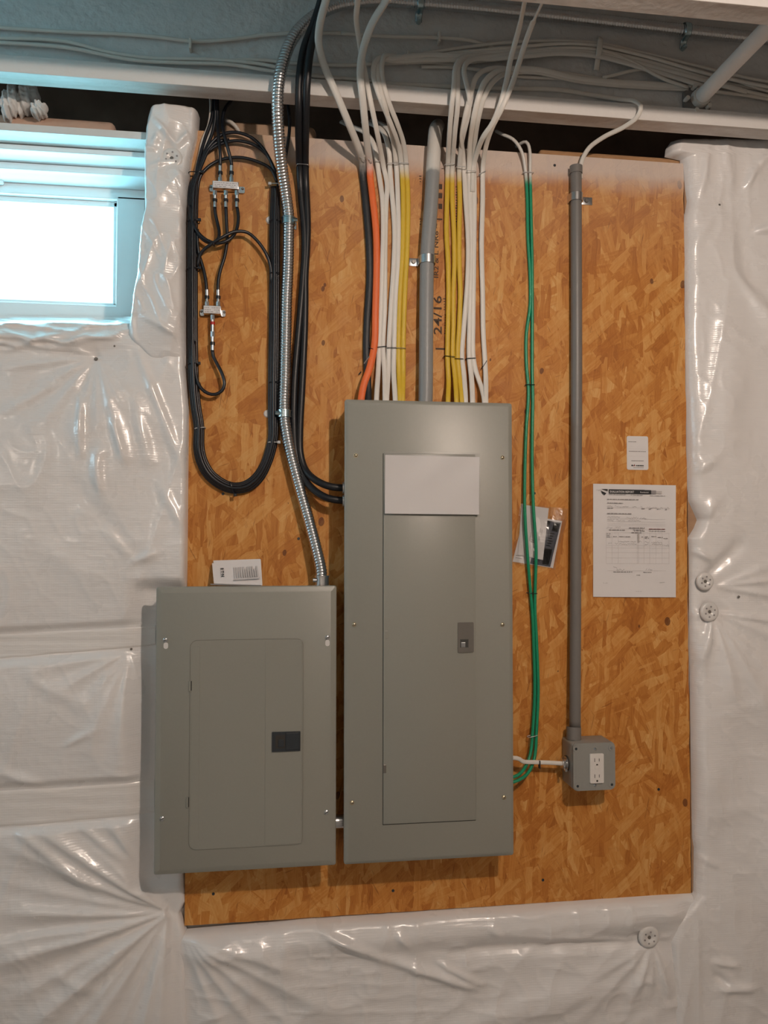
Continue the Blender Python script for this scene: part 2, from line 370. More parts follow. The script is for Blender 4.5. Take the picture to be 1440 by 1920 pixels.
# ------------------------------------------------------------------ ceiling joists, parallel to the wall
def joist(yc, label):
    t = thing('ceiling_joist', (0.3, yc, 2.42), label, 'joist', 'white sprayed ceiling joists')
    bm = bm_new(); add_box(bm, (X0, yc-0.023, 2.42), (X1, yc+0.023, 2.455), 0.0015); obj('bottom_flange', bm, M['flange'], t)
    obj('web', box((X0, yc-0.005, 2.455), (X1, yc+0.005, 2.684)), M['web'], t)
    obj('top_flange', box((X0, yc-0.023, 2.684), (X1, yc+0.023, 2.719)), M['flange'], t)
    return t
joist(-0.090, 'white sprayed ceiling joist right in front of the wall with thin cables along it')
joist(-0.474, 'nearer white ceiling joist crossing the upper right corner of the photo')
# the bare bulb that lights the wall
lt = thing('bulb_lampholder', (LAMP[0], LAMP[1], 2.46), 'white porcelain lampholder with bare bulb on the ceiling joists', 'lamp')
bm = bm_new(); add_cyl(bm, (LAMP[0], LAMP[1], 2.375), (LAMP[0], LAMP[1], 2.404), 0.025, 0.05, 32); obj('socket', bm, M['lampshade'], lt, autosmooth=40)
obj('mounting_bar', box((LAMP[0]-0.05, -2.0, 2.405), (LAMP[0]+0.05, -1.62, 2.419)), M['wood'], lt)

# ------------------------------------------------------------------ OSB board
bx0, bx1, bz0, bz1 = -0.186, 0.957, 1.5-0.8256, 2.385
bd = thing('strand_board', (bx0+0.57, 0.006, bz0), 'orange strand board sheet screwed to the wall behind the panels', 'board')
NSEG = 60
pts = [(bx0, bz0)] + [(bx0+(bx1-bx0)*i/NSEG, bz0+rnd.uniform(-.0006, .0006)) for i in range(1, NSEG)] + [(bx1, bz0)] + [(bx1+rnd.uniform(-.0012, .0012), bz0+(bz1-bz0)*i/NSEG) for i in range(1, NSEG)] + [(bx1, bz1)] + [(bx0, bz1)]
obj('sheet', add_prism(bm_new(), pts, 0.0, 0.012), M['osb'], bd)
for (x, y) in ((418, 926), (737, 1670), (1018, 1650), (560, 1010), (1002, 925), (400, 1676), (1235, 1480), (1040, 310)):
    c = P(x, y, 0.0); obj('screw_head', cyl((c[0], 0.0006, c[2]), (c[0], -0.0012, c[2]), 0.0035, 0.0028, 12), M['latch_dark'], bd)

tag(obj('furring_strip', box((bx1+.003, .002, bz0-.02), (bx1+.045, .0135, bz1-.01)), M['wood']), 'narrow raw wood strip glimpsed where the right blanket pulls away from the board', 'wood strip')
# text printed flat on a vertical surface
def add_text(bm, body, px, py, hpx, y, right=(1, 0, 0), up=(0, 0, 1), bold=0.0, width=None):
    cu = bpy.data.curves.new('t', 'FONT'); cu.body = body; cu.size = 1.0; cu.resolution_u = 2; cu.offset = bold; cu.fill_mode = 'FRONT'
    to = bpy.data.objects.new('t', cu); me = bpy.data.meshes.new_from_object(to)
    o = P(px, py, y) if not isinstance(px, Vector) else px
    k = hpx
    if len(me.vertices):
        xs = [v.co.x for v in me.vertices]; w = max(xs)-min(xs)
        sx = (width/w) if width else k
        R_, U_ = Vector(right), Vector(up); vs = [bm.verts.new(o + R_*(v.co.x*sx) + U_*(v.co.y*k)) for v in me.vertices]
        for f in me.polygons:
            try: bm.faces.new([vs[i] for i in f.vertices])
            except ValueError: pass
    bpy.data.objects.remove(to); bpy.data.meshes.remove(me); bpy.data.curves.remove(cu)
bm = bm_new()
UPV = (0, 0, 1); LEFTV = (-1, 0, 0)
add_text(bm, '24/16', 828, 628, 0.026, -0.0006, UPV, LEFTV, 0.012, width=0.088); obj('span_stamp', bm, M['stamp'], bd); bm = bm_new()
add_text(bm, 'IR2 & L NR8 ~', 822, 522, 0.015, -0.0006, UPV, LEFTV, 0.01, width=0.125); obj('code_stamp', bm, M['stamp'], bd); bm = bm_new()
add_text(bm, 'l', 834, 657, 0.03, -0.0006, UPV, LEFTV, 0.02); add_text(bm, 'l', 829, 413, 0.02, -0.0006, UPV, LEFTV, 0.03)
for y0_ in (345, 362, 382):
    a = P(822, y0_, 0); b = P(829, y0_+10, 0); add_box(bm, (a[0], -0.0006, a[2]), (b[0], -0.0002, b[2]))
a = P(828, 540, 0)
for x_, y_, n in ((833, 560, 5), (835, 590, 8), (856, 350, 14), (788, 330, 3), (788, 410, 3)):
    for k in range(n):
        c = P(x_, y_+k*5, 0); w = rnd.uniform(.001, .003); add_box(bm, (c[0]-w, -0.0006, c[2]-0.0016), (c[0]+w, -0.0002, c[2]+0.0006*rnd.random()))
obj('ink_stamp', bm, M['stamp'], bd)

# ------------------------------------------------------------------ insulation blankets
def vnoise(x, y, seed):
    r = np.random.RandomState(seed); g = r.rand(256, 256); xi = np.floor(x).astype(int); yi = np.floor(y).astype(int); fx = x-xi; fy = y-yi
    fx = fx*fx*(3-2*fx); fy = fy*fy*(3-2*fy); a = g[xi % 256, yi % 256]; b = g[(xi+1) % 256, yi % 256]; c = g[xi % 256, (yi+1) % 256]; d = g[(xi+1) % 256, (yi+1) % 256]
    return (a*(1-fx)+b*fx)*(1-fy)+(c*(1-fx)+d*fx)*fy
def fold(x, y, x0, y0, x1, y1, amp, w0, w1=None, sharp=2.0, bend=0.0):
    w1 = w0 if w1 is None else w1; dx, dy = x1-x0, y1-y0; L2 = dx*dx+dy*dy; L = math.sqrt(L2)
    t = ((x-x0)*dx+(y-y0)*dy)/L2; d = ((x-x0)*dy-(y-y0)*dx)/L - bend*np.sin(np.pi*np.clip(t, 0, 1))
    w = w0+(w1-w0)*np.clip(t, 0, 1); tc = np.clip(t, 0, 1); over = np.maximum(np.abs(t-tc)*L/np.maximum(w, 1), 0)
    return amp*np.sin(np.pi*np.clip(tc*0.94+0.03, 0, 1))**0.6*np.exp(-np.abs(d/w)**sharp)*np.exp(-over**2)
def rays(x, y, cx, cy, lst):
    """lst of (angle deg, length, amp, width at end)"""
    h = 0
    for a, L, amp, w in lst:
        amp *= 1.0; w *= 1.45
        c, s = math.cos(math.radians(a)), math.sin(math.radians(a)); h = h+fold(x, y, cx+c*8, cy+s*8, cx+c*L, cy+s*L, amp, 3.0, w, 1.6)
    return h
def dimple(x, y, cx, cy, R, d): return -d*np.exp(-np.hypot(x-cx, y-cy)/R)
def ridged(x, y, sx, sy, seed): return (1-np.abs(2*vnoise(x/sx+50, y/sy+50, seed)-1))**3
def sstep(a, b, v): t = np.clip((v-a)/(b-a), 0, 1); return t*t*(3-2*t)

TAPE1 = lambda x: (1187-0.055*x, 1234-0.085*x)
TAPE2 = lambda x: (1477-0.06*x, 1548-0.085*x)
def h_left(x, y):
    """how far the left blanket stands out from the board face, at photo pixel x, y"""
    h = 0.016+0.010*vnoise(x/130+9, y/150+4, 3)
    h = h+0.010*np.exp(-((y-860)/110)**2)*sstep(330, 200, x)+0.010*np.exp(-((y-1040)/120)**2)+0.012*np.exp(-((y-1340)/90)**2)
    h = h+0.003*ridged(x+0.3*y, y-0.4*x, 80, 140, 5)+0.0012*ridged(x-0.5*y, y, 40, 55, 6)+0.0005*ridged(x, y, 18, 24, 8)
    # fastener below the window corner
    h = h+dimple(x, y, 183, 672, 45, 0.016)
    h = h+rays(x, y, 183, 672, [(150, 130, .005, 9), (128, 170, .006, 14), (103, 190, .005, 11), (88, 150, .006, 12), (72, 210, .008, 14), (60, 120, .006, 10), (48, 200, .004, 12), (172, 170, .004, 5), (200, 120, .003, 8)])
    h = h+fold(x, y, 262, 665, 346, 880, .007, 7, 10)+fold(x, y, 155, 745, 158, 860, .008, 5, 7)+fold(x, y, 192, 840, 196, 925, .010, 12, 9, 2, -6)+fold(x, y, 215, 790, 240, 870, .008, 6, 8)
    h = h+fold(x, y, 258, 760, 285, 880, .008, 10, 14)+fold(x, y, 200, 985, 255, 1050, .006, 8, 12)+fold(x, y, 250, 1055, 300, 1035, .006, 6, 8)+fold(x, y, 140, 900, 320, 1130, -.004, 14, 18)
    h = h+fold(x, y, 60, 1010, 220, 1110, .003, 20, 26)+fold(x, y, 10, 780, 120, 720, .004, 9, 6)+fold(x, y, 300, 900, 345, 990, .006, 12, 8)
    # between the tape strips
    h = h+dimple(x, y, 245, 1217, 40, 0.012)+rays(x, y, 245, 1217, [(72, 130, .009, 9), (95, 240, .006, 14), (112, 210, .005, 16), (128, 150, .004, 14), (150, 150, .005, 12), (168, 200, .004, 12)])
    h = h+fold(x, y, 60, 1265, 170, 1320, .005, 12, 16)+fold(x, y, 130, 1390, 178, 1365, .006, 6, 8)+fold(x, y, 0, 1440, 90, 1468, .007, 12, 8)
    # big folds converging on the lower left corner of the board
    h = h+dimple(x, y, 318, 1706, 60, 0.022)
    h = h+1.25*rays(x, y, 318, 1706, [(214, 330, .016, 18), (222, 190, .008, 10), (203, 340, .010, 16), (191, 330, .006, 16), (181, 330, .013, 18), (171, 330, .008, 9), (165, 340, .018, 20), (152, 330, .009, 16),
                                 (146, 210, .010, 10), (141, 330, .016, 20), (131, 300, .008, 10), (124, 290, .016, 20), (113, 270, .009, 14), (103, 260, .013, 18), (94, 250, .012, 16)])
    h = h+fold(x, y, 100, 1810, 190, 1850, .005, 12, 14)+fold(x, y, 40, 1550, 190, 1660, .012, 12, 12)+fold(x, y, 150, 1535, 240, 1610, .007, 8, 9)+fold(x, y, 205, 1530, 262, 1610, .006, 8, 8)
    for f, d in ((TAPE1, .010), (TAPE2, .010)):
        a, b = f(x); m = sstep(a-16, a, y)*sstep(b+16, b, y); h = h*(1-m)+(0.010+0.2*h)*m
    # squashed flat where the panel hangs over it
    m = sstep(235, 285, x)*sstep(1080, 1110, y)*sstep(1668, 1640, y); h = h*(1-m)+0.003*m
    return h
def grid_blanket(name, label, xl, xr, yt, yb, hf, step=3.2, edges=(14, 0, 0, 0), yfun=None, rows=None, m=None, lo=0.011):
    """xl, xr: functions of py. edges: roll-off width in px on left, right, top, bottom (0 = runs on)"""
    ny = int((yb-yt)/step)+1; ys = np.linspace(yt, yb, ny); xa = np.array([xl(v) for v in ys]); xb = np.array([xr(v) for v in ys]); nx = int((xb-xa).max()/step)+1
    u = np.linspace(0, 1, nx)[None, :]; X = xa[:, None]*(1-u)+xb[:, None]*u; Y = np.repeat(ys[:, None], nx, 1)
    H = hf(X, Y); roll = np.ones_like(H)
    for w, d in zip(edges, (X-xa[:, None], xb[:, None]-X, Y-yt, yb-Y)):
        if w: t = np.clip(d/w, 0, 1); roll = roll*np.sqrt(1-(1-t)**2)
    Hr = -lo+(np.maximum(H, 0.001)+lo)*roll
    V = PV(X, Y, 0.0); V[..., 1] = -Hr
    if yfun is not None: V = yfun(X, Y, V)
    idx = np.arange(nx*ny).reshape(ny, nx); f = np.stack([idx[:-1, :-1], idx[1:, :-1], idx[1:, 1:], idx[:-1, 1:]], -1).reshape(-1, 4)
    o = obj(name, (V.reshape(-1, 3).tolist(), f.tolist()), m or M['sheet'], smooth=True)
    if label: tag(o, label, 'insulation')
    return o
def interp(tab): xs = [p[0] for p in tab]; ys = [p[1] for p in tab]; return lambda v: float(np.interp(v, xs, ys))
edge_l = interp([(598, 262), (655, 350), (690, 349), (770, 356), (860, 355), (1043, 353), (1100, 352), (1640, 345), (1690, 349), (1712, 338), (1745, 350), (1990, 356)])
edge_left_top = interp([(598, -160), (2000, -160)])
def sill_lean(X, Y, V):
    # the facing climbs over the window sill, back to the frame
    top = 604+6*(vnoise(X/40, X*0, 77)-.5); k = np.clip((top+9-Y)/9, 0, 1); k = k*k*(3-2*k)*(1-sstep(235, 262, X)*0.9)
    fol = 0.010*ridged(X*0.8+Y, Y*2.2-X*0.3, 60, 40, 21)+fold(X, Y, 55, 642, 155, 625, .010, 7)+fold(X, Y, -60, 628, 60, 640, .010, 8)+fold(X, Y, 60, 640, 10, 622, .008, 6)+fold(X, Y, 100, 655, 215, 625, .008, 8)
    # keep the image ray: move the point back along its own sight line height
    y = (V[..., 1]*(1-k)+k*(0.186)-fol*1.2*np.clip((668-Y)/20, 0, 1)*(1-k))+0.02*sstep(640, 610, Y)*(1-k)
    d = V-CAM; t = (y-CAM[1])/d[..., 1]; W = CAM+d*t[..., None]; V2 = V.copy(); V2[..., 1] = y
    V2[..., 2] = np.where(Y < 668, W[..., 2], V[..., 2]); V2[..., 0] = np.where(Y < 668, V[..., 0]*1.0+(W[..., 0]-V[..., 0])*1.0, V[..., 0]); return V2
grid_blanket('insulation_blanket', 'crumpled white plastic-faced insulation blanket filling the wall below the window', edge_left_top, edge_l, 598, 1990, h_left, edges=(0, 12, 0, 0), yfun=sill_lean)
# the narrow padded strip between window and board
def h_strip(x, y):
    u = (x-262)/95.0
    h = 0.030+0.012*np.sin(np.pi*np.clip(u, 0, 1))+0.004*vnoise(x/40, y/60, 31)+0.004*ridged(x+0.3*y, y*0.6, 30, 60, 33)
    h = h+dimple(x, y, 322, 297, 26, .014)+fold(x, y, 293, 240, 335, 288, .009, 6, 5)+fold(x, y, 335, 288, 358, 262, .009, 5, 6)+fold(x, y, 270, 292, 300, 297, .006, 5)+fold(x, y, 300, 270, 292, 290, .006, 6)
    h = h+fold(x, y, 318, 470, 322, 660, .006, 13, 16)+fold(x, y, 305, 350, 345, 400, .003, 10)+fold(x, y, 333, 330, 350, 360, .005, 6)+fold(x, y, 268, 560, 300, 420, .004, 12)+0.0035*ridged(x*1.3-y*.5, y, 26, 34, 35)+fold(x, y, 280, 330, 350, 310, .005, 5)+fold(x, y, 272, 600, 340, 640, .006, 6)
    return h*(1-0.55*sstep(600, 690, y))
s_l = interp([(208, 292), (216, 282), (250, 268), (300, 264), (400, 265), (430, 258), (520, 250), (560, 243), (612, 236), (640, 243), (690, 290)])
s_r = interp([(208, 362), (216, 374), (262, 371), (300, 362), (340, 356), (420, 350), (560, 350), (690, 351)])
def strip_curl(X, Y, V):
    # left side wraps back into the window opening
    k = np.clip((16-(X-np.vectorize(s_l)(Y)))/16, 0, 1)*sstep(640, 600, Y)*sstep(215, 260, Y); V[..., 1] += 0.10*k**2; return V
grid_blanket('insulation_strip', 'narrow puffy white insulation strip between the window and the strand board', s_l, s_r, 208, 690, h_strip, step=2.2, edges=(16, 12, 10, 24), yfun=strip_curl)
def h_right(x, y):
    h = 0.016+0.010*vnoise(x/110+3, y/160+7, 13)+0.004*ridged(x+0.2*y, y*0.5, 60, 120, 15)+0.0018*ridged(x, y-0.5*x, 26, 40, 16)
    h = h+fold(x, y, 1356, 560, 1350, 860, .014, 34, 34)+fold(x, y, 1368, 515, 1436, 615, .009, 9, 14)+fold(x, y, 1318, 280, 1306, 372, .007, 7, 6)+fold(x, y, 1386, 362, 1408, 318, .010, 6, 8)+fold(x, y, 1408, 318, 1446, 288, .008, 8, 6)
    h = h+fold(x, y, 1405, 441, 1450, 430, .012, 5, 14)+fold(x, y, 1350, 275, 1362, 370, .006, 10, 8)+fold(x, y, 1375, 420, 1400, 560, -.006, 14, 16)+fold(x, y, 1283, 480, 1330, 410, .004, 12, 8)
    h = h+dimple(x, y, 1347, 385, 22, .008)+dimple(x, y, 1322, 1090, 36, .016)+dimple(x, y, 1330, 1147, 36, .016)
    h = h+fold(x, y, 1290, 890, 1330, 860, .008, 9, 10)+fold(x, y, 1312, 975, 1330, 930, .008, 7, 12)+fold(x, y, 1295, 1033, 1325, 1050, .010, 5, 6)+fold(x, y, 1320, 1080, 1385, 1015, -.010, 8, 14)
    h = h+rays(x, y, 1335, 1100, [(-8, 130, .008, 7), (8, 130, .008, 7), (-22, 150, .006, 12)])+rays(x, y, 1330, 1147, [(8, 140, .010, 6), (22, 170, .007, 12), (107, 110, .010, 8), (100, 85, .007, 5), (78, 170, .011, 13), (62, 260, .011, 18), (48, 260, .007, 18), (172, 45, .006, 6)])
    h = h+fold(x, y, 1425, 1420, 1440, 1700, .010, 18, 24)+fold(x, y, 1310, 1420, 1340, 1520, .003, 14, 16)+fold(x, y, 1325, 1792, 1370, 1800, .008, 6, 6)+fold(x, y, 1335, 1842, 1402, 1842, .010, 8, 8)+fold(x, y, 1330, 1815, 1355, 1838, -.008, 6, 7)
    h = h+fold(x, y, 1300, 1530, 1420, 1500, .003, 18, 16)+fold(x, y, 1296, 1690, 1300, 1920, .003, 5, 5)+fold(x, y, 1345, 1640, 1420, 1900, .005, 24, 30)+fold(x, y, 1300, 1600, 1340, 1620, .004, 6)
    return h
e_r = interp([(262, 1262), (276, 1252), (292, 1250), (296, 1279), (350, 1283), (378, 1287), (410, 1281), (600, 1283), (900, 1287), (940, 1290), (975, 1306), (990, 1300), (1008, 1289), (1040, 1291), (1180, 1291), (1310, 1293), (1570, 1297), (1590, 1300), (1672, 1299), (1684, 1290), (1720, 1256), (1760, 1248), (1990, 1252)])
t_r = interp([(1250, 288), (1268, 272), (1285, 264), (1345, 270), (1395, 258), (1440, 260), (1700, 262)])
o = grid_blanket('insulation_blanket', 'tall white plastic-faced insulation blanket to the right of the strand board', e_r, lambda v: 1640, 262, 1990, h_right, edges=(20, 0, 14, 0))
bot_t = interp([(330, 1742), (345, 1746), (520, 1730), (560, 1724), (700, 1715), (1000, 1693), (1240, 1676), (1297, 1673)])
def h_bot(x, y):
    d = y-np.interp(x, [330, 345, 700, 1297], [1742, 1746, 1715, 1673])
    h = 0.018+0.012*np.exp(-((d-34)/22)**2)+0.008*vnoise(x/120, y/90, 41)+0.004*ridged(x, y+0.3*x, 50, 60, 43)+0.002*ridged(x*0.7, y, 30, 26, 44)
    h = h*(0.45+0.55*sstep(340, 400, x))*(0.5+0.5*sstep(1292, 1240, x))
    h = h+fold(x, y, 600, 1735, 720, 1785, .014, 8, 10)+fold(x, y, 720, 1785, 890, 1842, .014, 10, 8)+fold(x, y, 815, 1792, 900, 1835, .010, 6, 6)+fold(x, y, 740, 1735, 765, 1765, .008, 8)+fold(x, y, 910, 1725, 935, 1745, .006, 8)
    h = h-0.012*np.exp(-((y-(1775-(x-850)*0.06))/12)**2)*sstep(780, 900, x)*sstep(1210, 1180, x)
    h = h+dimple(x, y, 1217, 1757, 34, .018)+rays(x, y, 1217, 1757, [(183, 260, .008, 9), (112, 120, .012, 10), (96, 110, .008, 8), (75, 110, .011, 9), (135, 230, .009, 16), (150, 300, .007, 18)])
    h = h+rays(x, y, 338, 1735, [(18, 300, .009, 18), (28, 330, .012, 20), (40, 300, .010, 18), (52, 300, .010, 18), (66, 260, .008, 16)])+fold(x, y, 470, 1760, 560, 1830, .008, 22, 22)
    h = h+fold(x, y, 820, 1930, 1060, 1840, .010, 18, 22)+fold(x, y, 1000, 1900, 1130, 1830, .008, 14, 14)
    return h
def warp_bot(X, Y, V): return V
# bottom blanket: rows follow the slanted top edge
def bottom_blanket():
    step = 3.2; xs = np.linspace(340, 1296, int(956/step)); nyr = int(300/step); v = np.linspace(0, 1, nyr)[:, None]; top = np.array([bot_t(a) for a in xs])[None, :]
    X = np.repeat(xs[None, :], nyr, 0); Y = top+(1990-top)*v; H = h_bot(X, Y); d = Y-top; t = np.clip(d/14, 0, 1); roll = np.sqrt(1-(1-t)**2)
    V = PV(X, Y, 0.0); V[..., 1] = 0.010-(H+0.010)*roll
    idx = np.arange(X.size).reshape(X.shape); f = np.stack([idx[:-1, :-1], idx[1:, :-1], idx[1:, 1:], idx[:-1, 1:]], -1).reshape(-1, 4)
    tag(obj('insulation_blanket', (V.reshape(-1, 3).tolist(), f.tolist()), M['sheet'], smooth=True), 'wrinkled white plastic-faced insulation blanket under the bottom edge of the strand board', 'insulation')
bottom_blanket()
def tape(f, x0, x1, label, lift=0.0015):
    xs = np.linspace(x0, x1, 110); v = np.linspace(0, 1, 16)[:, None]; a, b = f(xs); b = b+1.5*(vnoise(xs/25, xs*0, 3)-0.5); X = np.repeat(xs[None, :], 16, 0); Y = a+(b-a)*v
    H = h_left(X, Y)+lift+0.0012*ridged(X*0.3, Y, 60, 12, 9); H[0] -= 0.004; H[-1] -= 0.003; V = PV(X, Y, 0.0); V[..., 1] = -H
    idx = np.arange(X.size).reshape(X.shape); fc = np.stack([idx[:-1, :-1], idx[1:, :-1], idx[1:, 1:], idx[:-1, 1:]], -1).reshape(-1, 4)
    tag(obj('seam_tape', (V.reshape(-1, 3).tolist(), fc.tolist()), M['tape'], smooth=True), label, 'tape', 'tape strips on the left blanket')
tape(TAPE1, -120, 292, 'white seam tape running left from level with the upper screws of the smaller panel')
tape(TAPE2, -120, 290, 'lower white seam tape running left from near the bottom of the smaller panel')

def washer(px, py, r, y, label, tiltx=0.0, holes=7):
    c = P(px, py, y); t = thing('insulation_washer', c, label, 'washer', 'round insulation washers')
    bm = bm_new(); prof = [(0, -.0015), (r*0.25, -.0012), (r*0.35, -.004), (r*0.75, -.0042), (r*0.92, -.003), (r, 0.0), (r, 0.003)]
    rings = []
    for rr, yy in prof:
        rings.append([bm.verts.new((c[0]+rr*math.cos(a), c[1]+yy+tiltx*rr*math.sin(a), c[2]+rr*math.sin(a))) for a in [2*math.pi*k/28 for k in range(28)]] if rr else [bm.verts.new((c[0], c[1]+yy, c[2]))])
    for i in range(len(rings)-1):
        A, B = rings[i], rings[i+1]
        for k in range(28):
            if len(A) == 1: bm.faces.new((A[0], B[k], B[(k+1) % 28]))
            else: bm.faces.new((A[k], B[k], B[(k+1) % 28], A[(k+1) % 28]))
    obj('disc', bm, M['washer'], t, smooth=True)
    bm = bm_new(); add_cyl(bm, (c[0], c[1]-.0012, c[2]), (c[0], c[1]-.0032, c[2]), .0042, .003, 12); obj('pin_head', bm, M['latch_grey'], t)
    bm = bm_new()
    for k in range(6):
        a = math.radians(20+60*k); q = (c[0]+r*.52*math.cos(a), c[2]+r*.52*math.sin(a)); add_cyl(bm, (q[0], c[1]-.0035, q[1]), (q[0], c[1]-.0047, q[1]), .0021, None, 10)
    obj('holes', bm, M['pencil'], t)
washer(322, 297, 0.023, -0.034, 'round plastic insulation washer high on the narrow strip beside the window')
washer(1322, 1090, 0.021, -0.020, 'upper of two round plastic washers right of the inspection sheet')
washer(1330, 1147, 0.023, -0.022, 'lower of two round plastic washers right of the strand board')
washer(1217, 1757, 0.0245, -0.022, 'round plastic washer pressed into the blanket below the lower right board corner')
def pin(px, py, y, r, label):
    c = P(px, py, y); bm = bm_new(); add_cyl(bm, (c[0], y, c[2]), (c[0], y-.003, c[2]), r, r*.6, 14); tag(obj('insulation_pin', bm, M['latch_grey'], autosmooth=40), label, 'pin', 'small dark pin heads')
pin(180, 673, -0.012, .004, 'dark pin head where creases meet just below the window corner')
pin(1348, 385, -0.018, .0045, 'small grey pin head near the top of the right blanket')
pin(215, 649, -0.015, .0028, 'tiny black pin in the tucked fold at the window corner')
pin(1385, 1119, -0.020, .0032, 'black speck-like pin right of the pair of round washers')
pin(246, 1217, -0.010, .0030, 'small dark pin just under the upper seam tape')
pin(358, 262, -0.020, .0030, 'black pin head at the top right edge of the narrow insulation strip')
# tufts of glass wool stuffed above the window
def tuft(px, py, y, sx, sz, seed, label):
    c = P(px, py, y); bm = bm_new(); bmesh.ops.create_icosphere(bm, subdivisions=5, radius=1.0); r = np.random.RandomState(seed); ph = r.rand(12)*6
    for v in bm.verts:
        n = v.co.copy(); k = 1+0.16*math.sin(n.x*5+ph[0])*math.sin(n.z*4+ph[1])+0.10*math.sin(n.x*11+ph[2]+n.z*7)+0.05*math.sin(n.z*23+ph[3]+n.y*9)
        v.co = Vector((c[0]+n.x*sx*k+n.z*sx*0.4, c[1]+n.y*0.03*k, c[2]+n.z*sz*k))
    tag(obj('insulation_tuft', bm, M['glasswool'], smooth=True), label, 'insulation', 'loose insulation tufts above the window')
tuft(22, 194, 0.02, 0.018, 0.036, 1, 'leftmost white insulation tuft stuffed above the window')
tuft(50, 188, 0.03, 0.022, 0.034, 2, 'middle white insulation tuft hanging above the window')
tuft(74, 207, 0.01, 0.014, 0.014, 3, 'small white insulation lump above the window, right of the larger tufts')
bm = bm_new()
c0 = P(0, 215, 0.16); c1 = P(235, 222, 0.16)
tag(obj('insulation_batt', box((c0[0]-0.3, 0.035, 2.3745), (c1[0], 0.26, 2.412), 0.012, 3), plain('tan_batt', (0.62, 0.42, 0.32), 0.95, bump=0.01, bscale=25, var=0.3), smooth=True), 'tan insulation batt lying in the gap above the window', 'insulation')
c0 = P(985, 265, 0.12); c1 = P(1262, 285, 0.12)
tag(obj('insulation_batt', box((c0[0], 0.014, 2.3745), (c1[0]+.02, 0.20, 2.405), 0.008, 3), plain('brown_batt', (0.42, 0.24, 0.12), 0.95, bump=0.012, bscale=30, var=0.35), smooth=True), 'brown fibrous batt edge in the gap above the right of the strand board', 'insulation')
c0 = P(425, 215, 0.12); c1 = P(590, 235, 0.12)
tag(obj('insulation_batt', box((c0[0], 0.03, 2.3745), (c1[0], 0.24, 2.432), 0.016, 3), plain('kraft_batt', (0.42, 0.29, 0.20), 0.95, bump=0.012, bscale=22, var=0.5), smooth=True), 'mottled brown batt in the gap behind the metal conduit', 'insulation')

# ------------------------------------------------------------------ breaker panels
def add_pan(bm, x0, x1, z0, z1, yb, yf, bev, r=0.004, dish=0.0):
    """folded sheet-metal cover: side wall at the rim, bevelled shoulder, flat face"""
    loops = []
    for ins, y, rr in ((0.0, yb, r), (0.0, yf+bev*0.55, r), (0.0015, yf+bev*0.38, r), (bev, yf, max(r-bev*.3, .001))):
        loops.append([bm.verts.new((x, y, z)) for x, z in rrect(x0+ins, x1-ins, z0+ins, z1-ins, rr, 3)])
    n = len(loops[0])
    for a, b in zip(loops[:-1], loops[1:]):
        for i in range(n): bm.faces.new((a[i], a[(i+1) % n], b[(i+1) % n], b[i]))
    bm.faces.new(loops[-1]); bm.faces.new(loops[0][::-1]); return bm
def screw(parent, px, py, y, m, r=0.0045):
    c = P(px, py, y); bm = bm_new(); add_cyl(bm, (c[0], y+0.0005, c[2]), (c[0], y-0.0012, c[2]), r, r, 20); add_cyl(bm, (c[0], y-0.0012, c[2]), (c[0], y-0.0028, c[2]), r*0.9, r*0.45, 20)
    s_ = obj('cover_screw', bm, m, parent, autosmooth=40)
    a = rnd.uniform(0, 3.1); d = Vector((math.cos(a), 0, math.sin(a)))*r*0.75; q = Vector((-d.z, 0, d.x))*0.16
    cc = Vector((c[0], y-0.0029, c[2])); bm = bm_new(); v = [bm.verts.new(cc+w) for w in (d+q, -d+q, -d-q, d-q)]; v2 = [bm.verts.new(w.co+Vector((0, 0.001, 0))) for w in v]
    bm.faces.new(v); bm.faces.new(v2[::-1])
    for i in range(4): bm.faces.new((v[i], v2[i], v2[(i+1) % 4], v[(i+1) % 4]))
    obj('slot', bm, M['crease'], s_)
    return s_
YF = -0.10
mx0, mx1, mz0, mz1 = 0.1435, 0.5045, 0.8232, 1.7859
mp = thing('breaker_panel', (0.324, 0.0, mz0), 'tall grey breaker panel with a blank white sheet taped to its cover', 'breaker panel')
bm = bm_new(); add_box(bm, (mx0+.012, -0.0005, mz0+.010), (mx1-.010, -0.086, mz1-.004), 0.002); obj('enclosure', bm, M['grey_box'], mp)
cov = obj('cover', add_pan(bm_new(), mx0, mx1, mz0, mz1, -0.086, YF, 0.008, 0.005), M['grey'], mp, autosmooth=25)
# door
a = P(722, 850, YF); b = P(889, 1535, YF); dx0, dx1, dz1, dz0 = 0.2245, 0.4215, a[2], b[2]-0.002
dr = obj('door', box((dx0, YF-0.0002, dz0), (dx1, YF-0.0030, dz1), 0.0012), M['grey'], mp, autosmooth=30)
bm = bm_new()
add_box(bm, (dx0-.0012, YF+.0006, dz0-.0012), (dx0-.0002, YF-.0004, dz1)); add_box(bm, (dx0-.001, YF+.0006, dz0-.002), (dx1, YF-.0004, dz0-.0002)); obj('door_gap', bm, M['crease'], dr)
for py in (1190, 1441):
    c = P(724 if py < 1300 else 721, py, YF); bm = bm_new(); add_box(bm, (c[0]-.0035, YF-.0002, c[2]-.009), (c[0]+.0035, YF-.0034, c[2]+.009), .0012); add_box(bm, (c[0]+.0018, YF-.003, c[2]-.0065), (c[0]+.0028, YF-.0037, c[2]+.0085)); obj('hinge', bm, M['latch_grey'] if py > 1300 else M['grey'], dr)
a = P(858, 1167, YF-.003); b = P(888, 1223, YF-.003); yl = YF-.003
lt_ = obj('latch', add_prism(bm_new(), rrect(a[0], b[0], b[2], a[2], .0025, 4), yl, yl-.0022), M['latch_grey'], dr, autosmooth=30)
w = b[0]-a[0]; hh = a[2]-b[2]
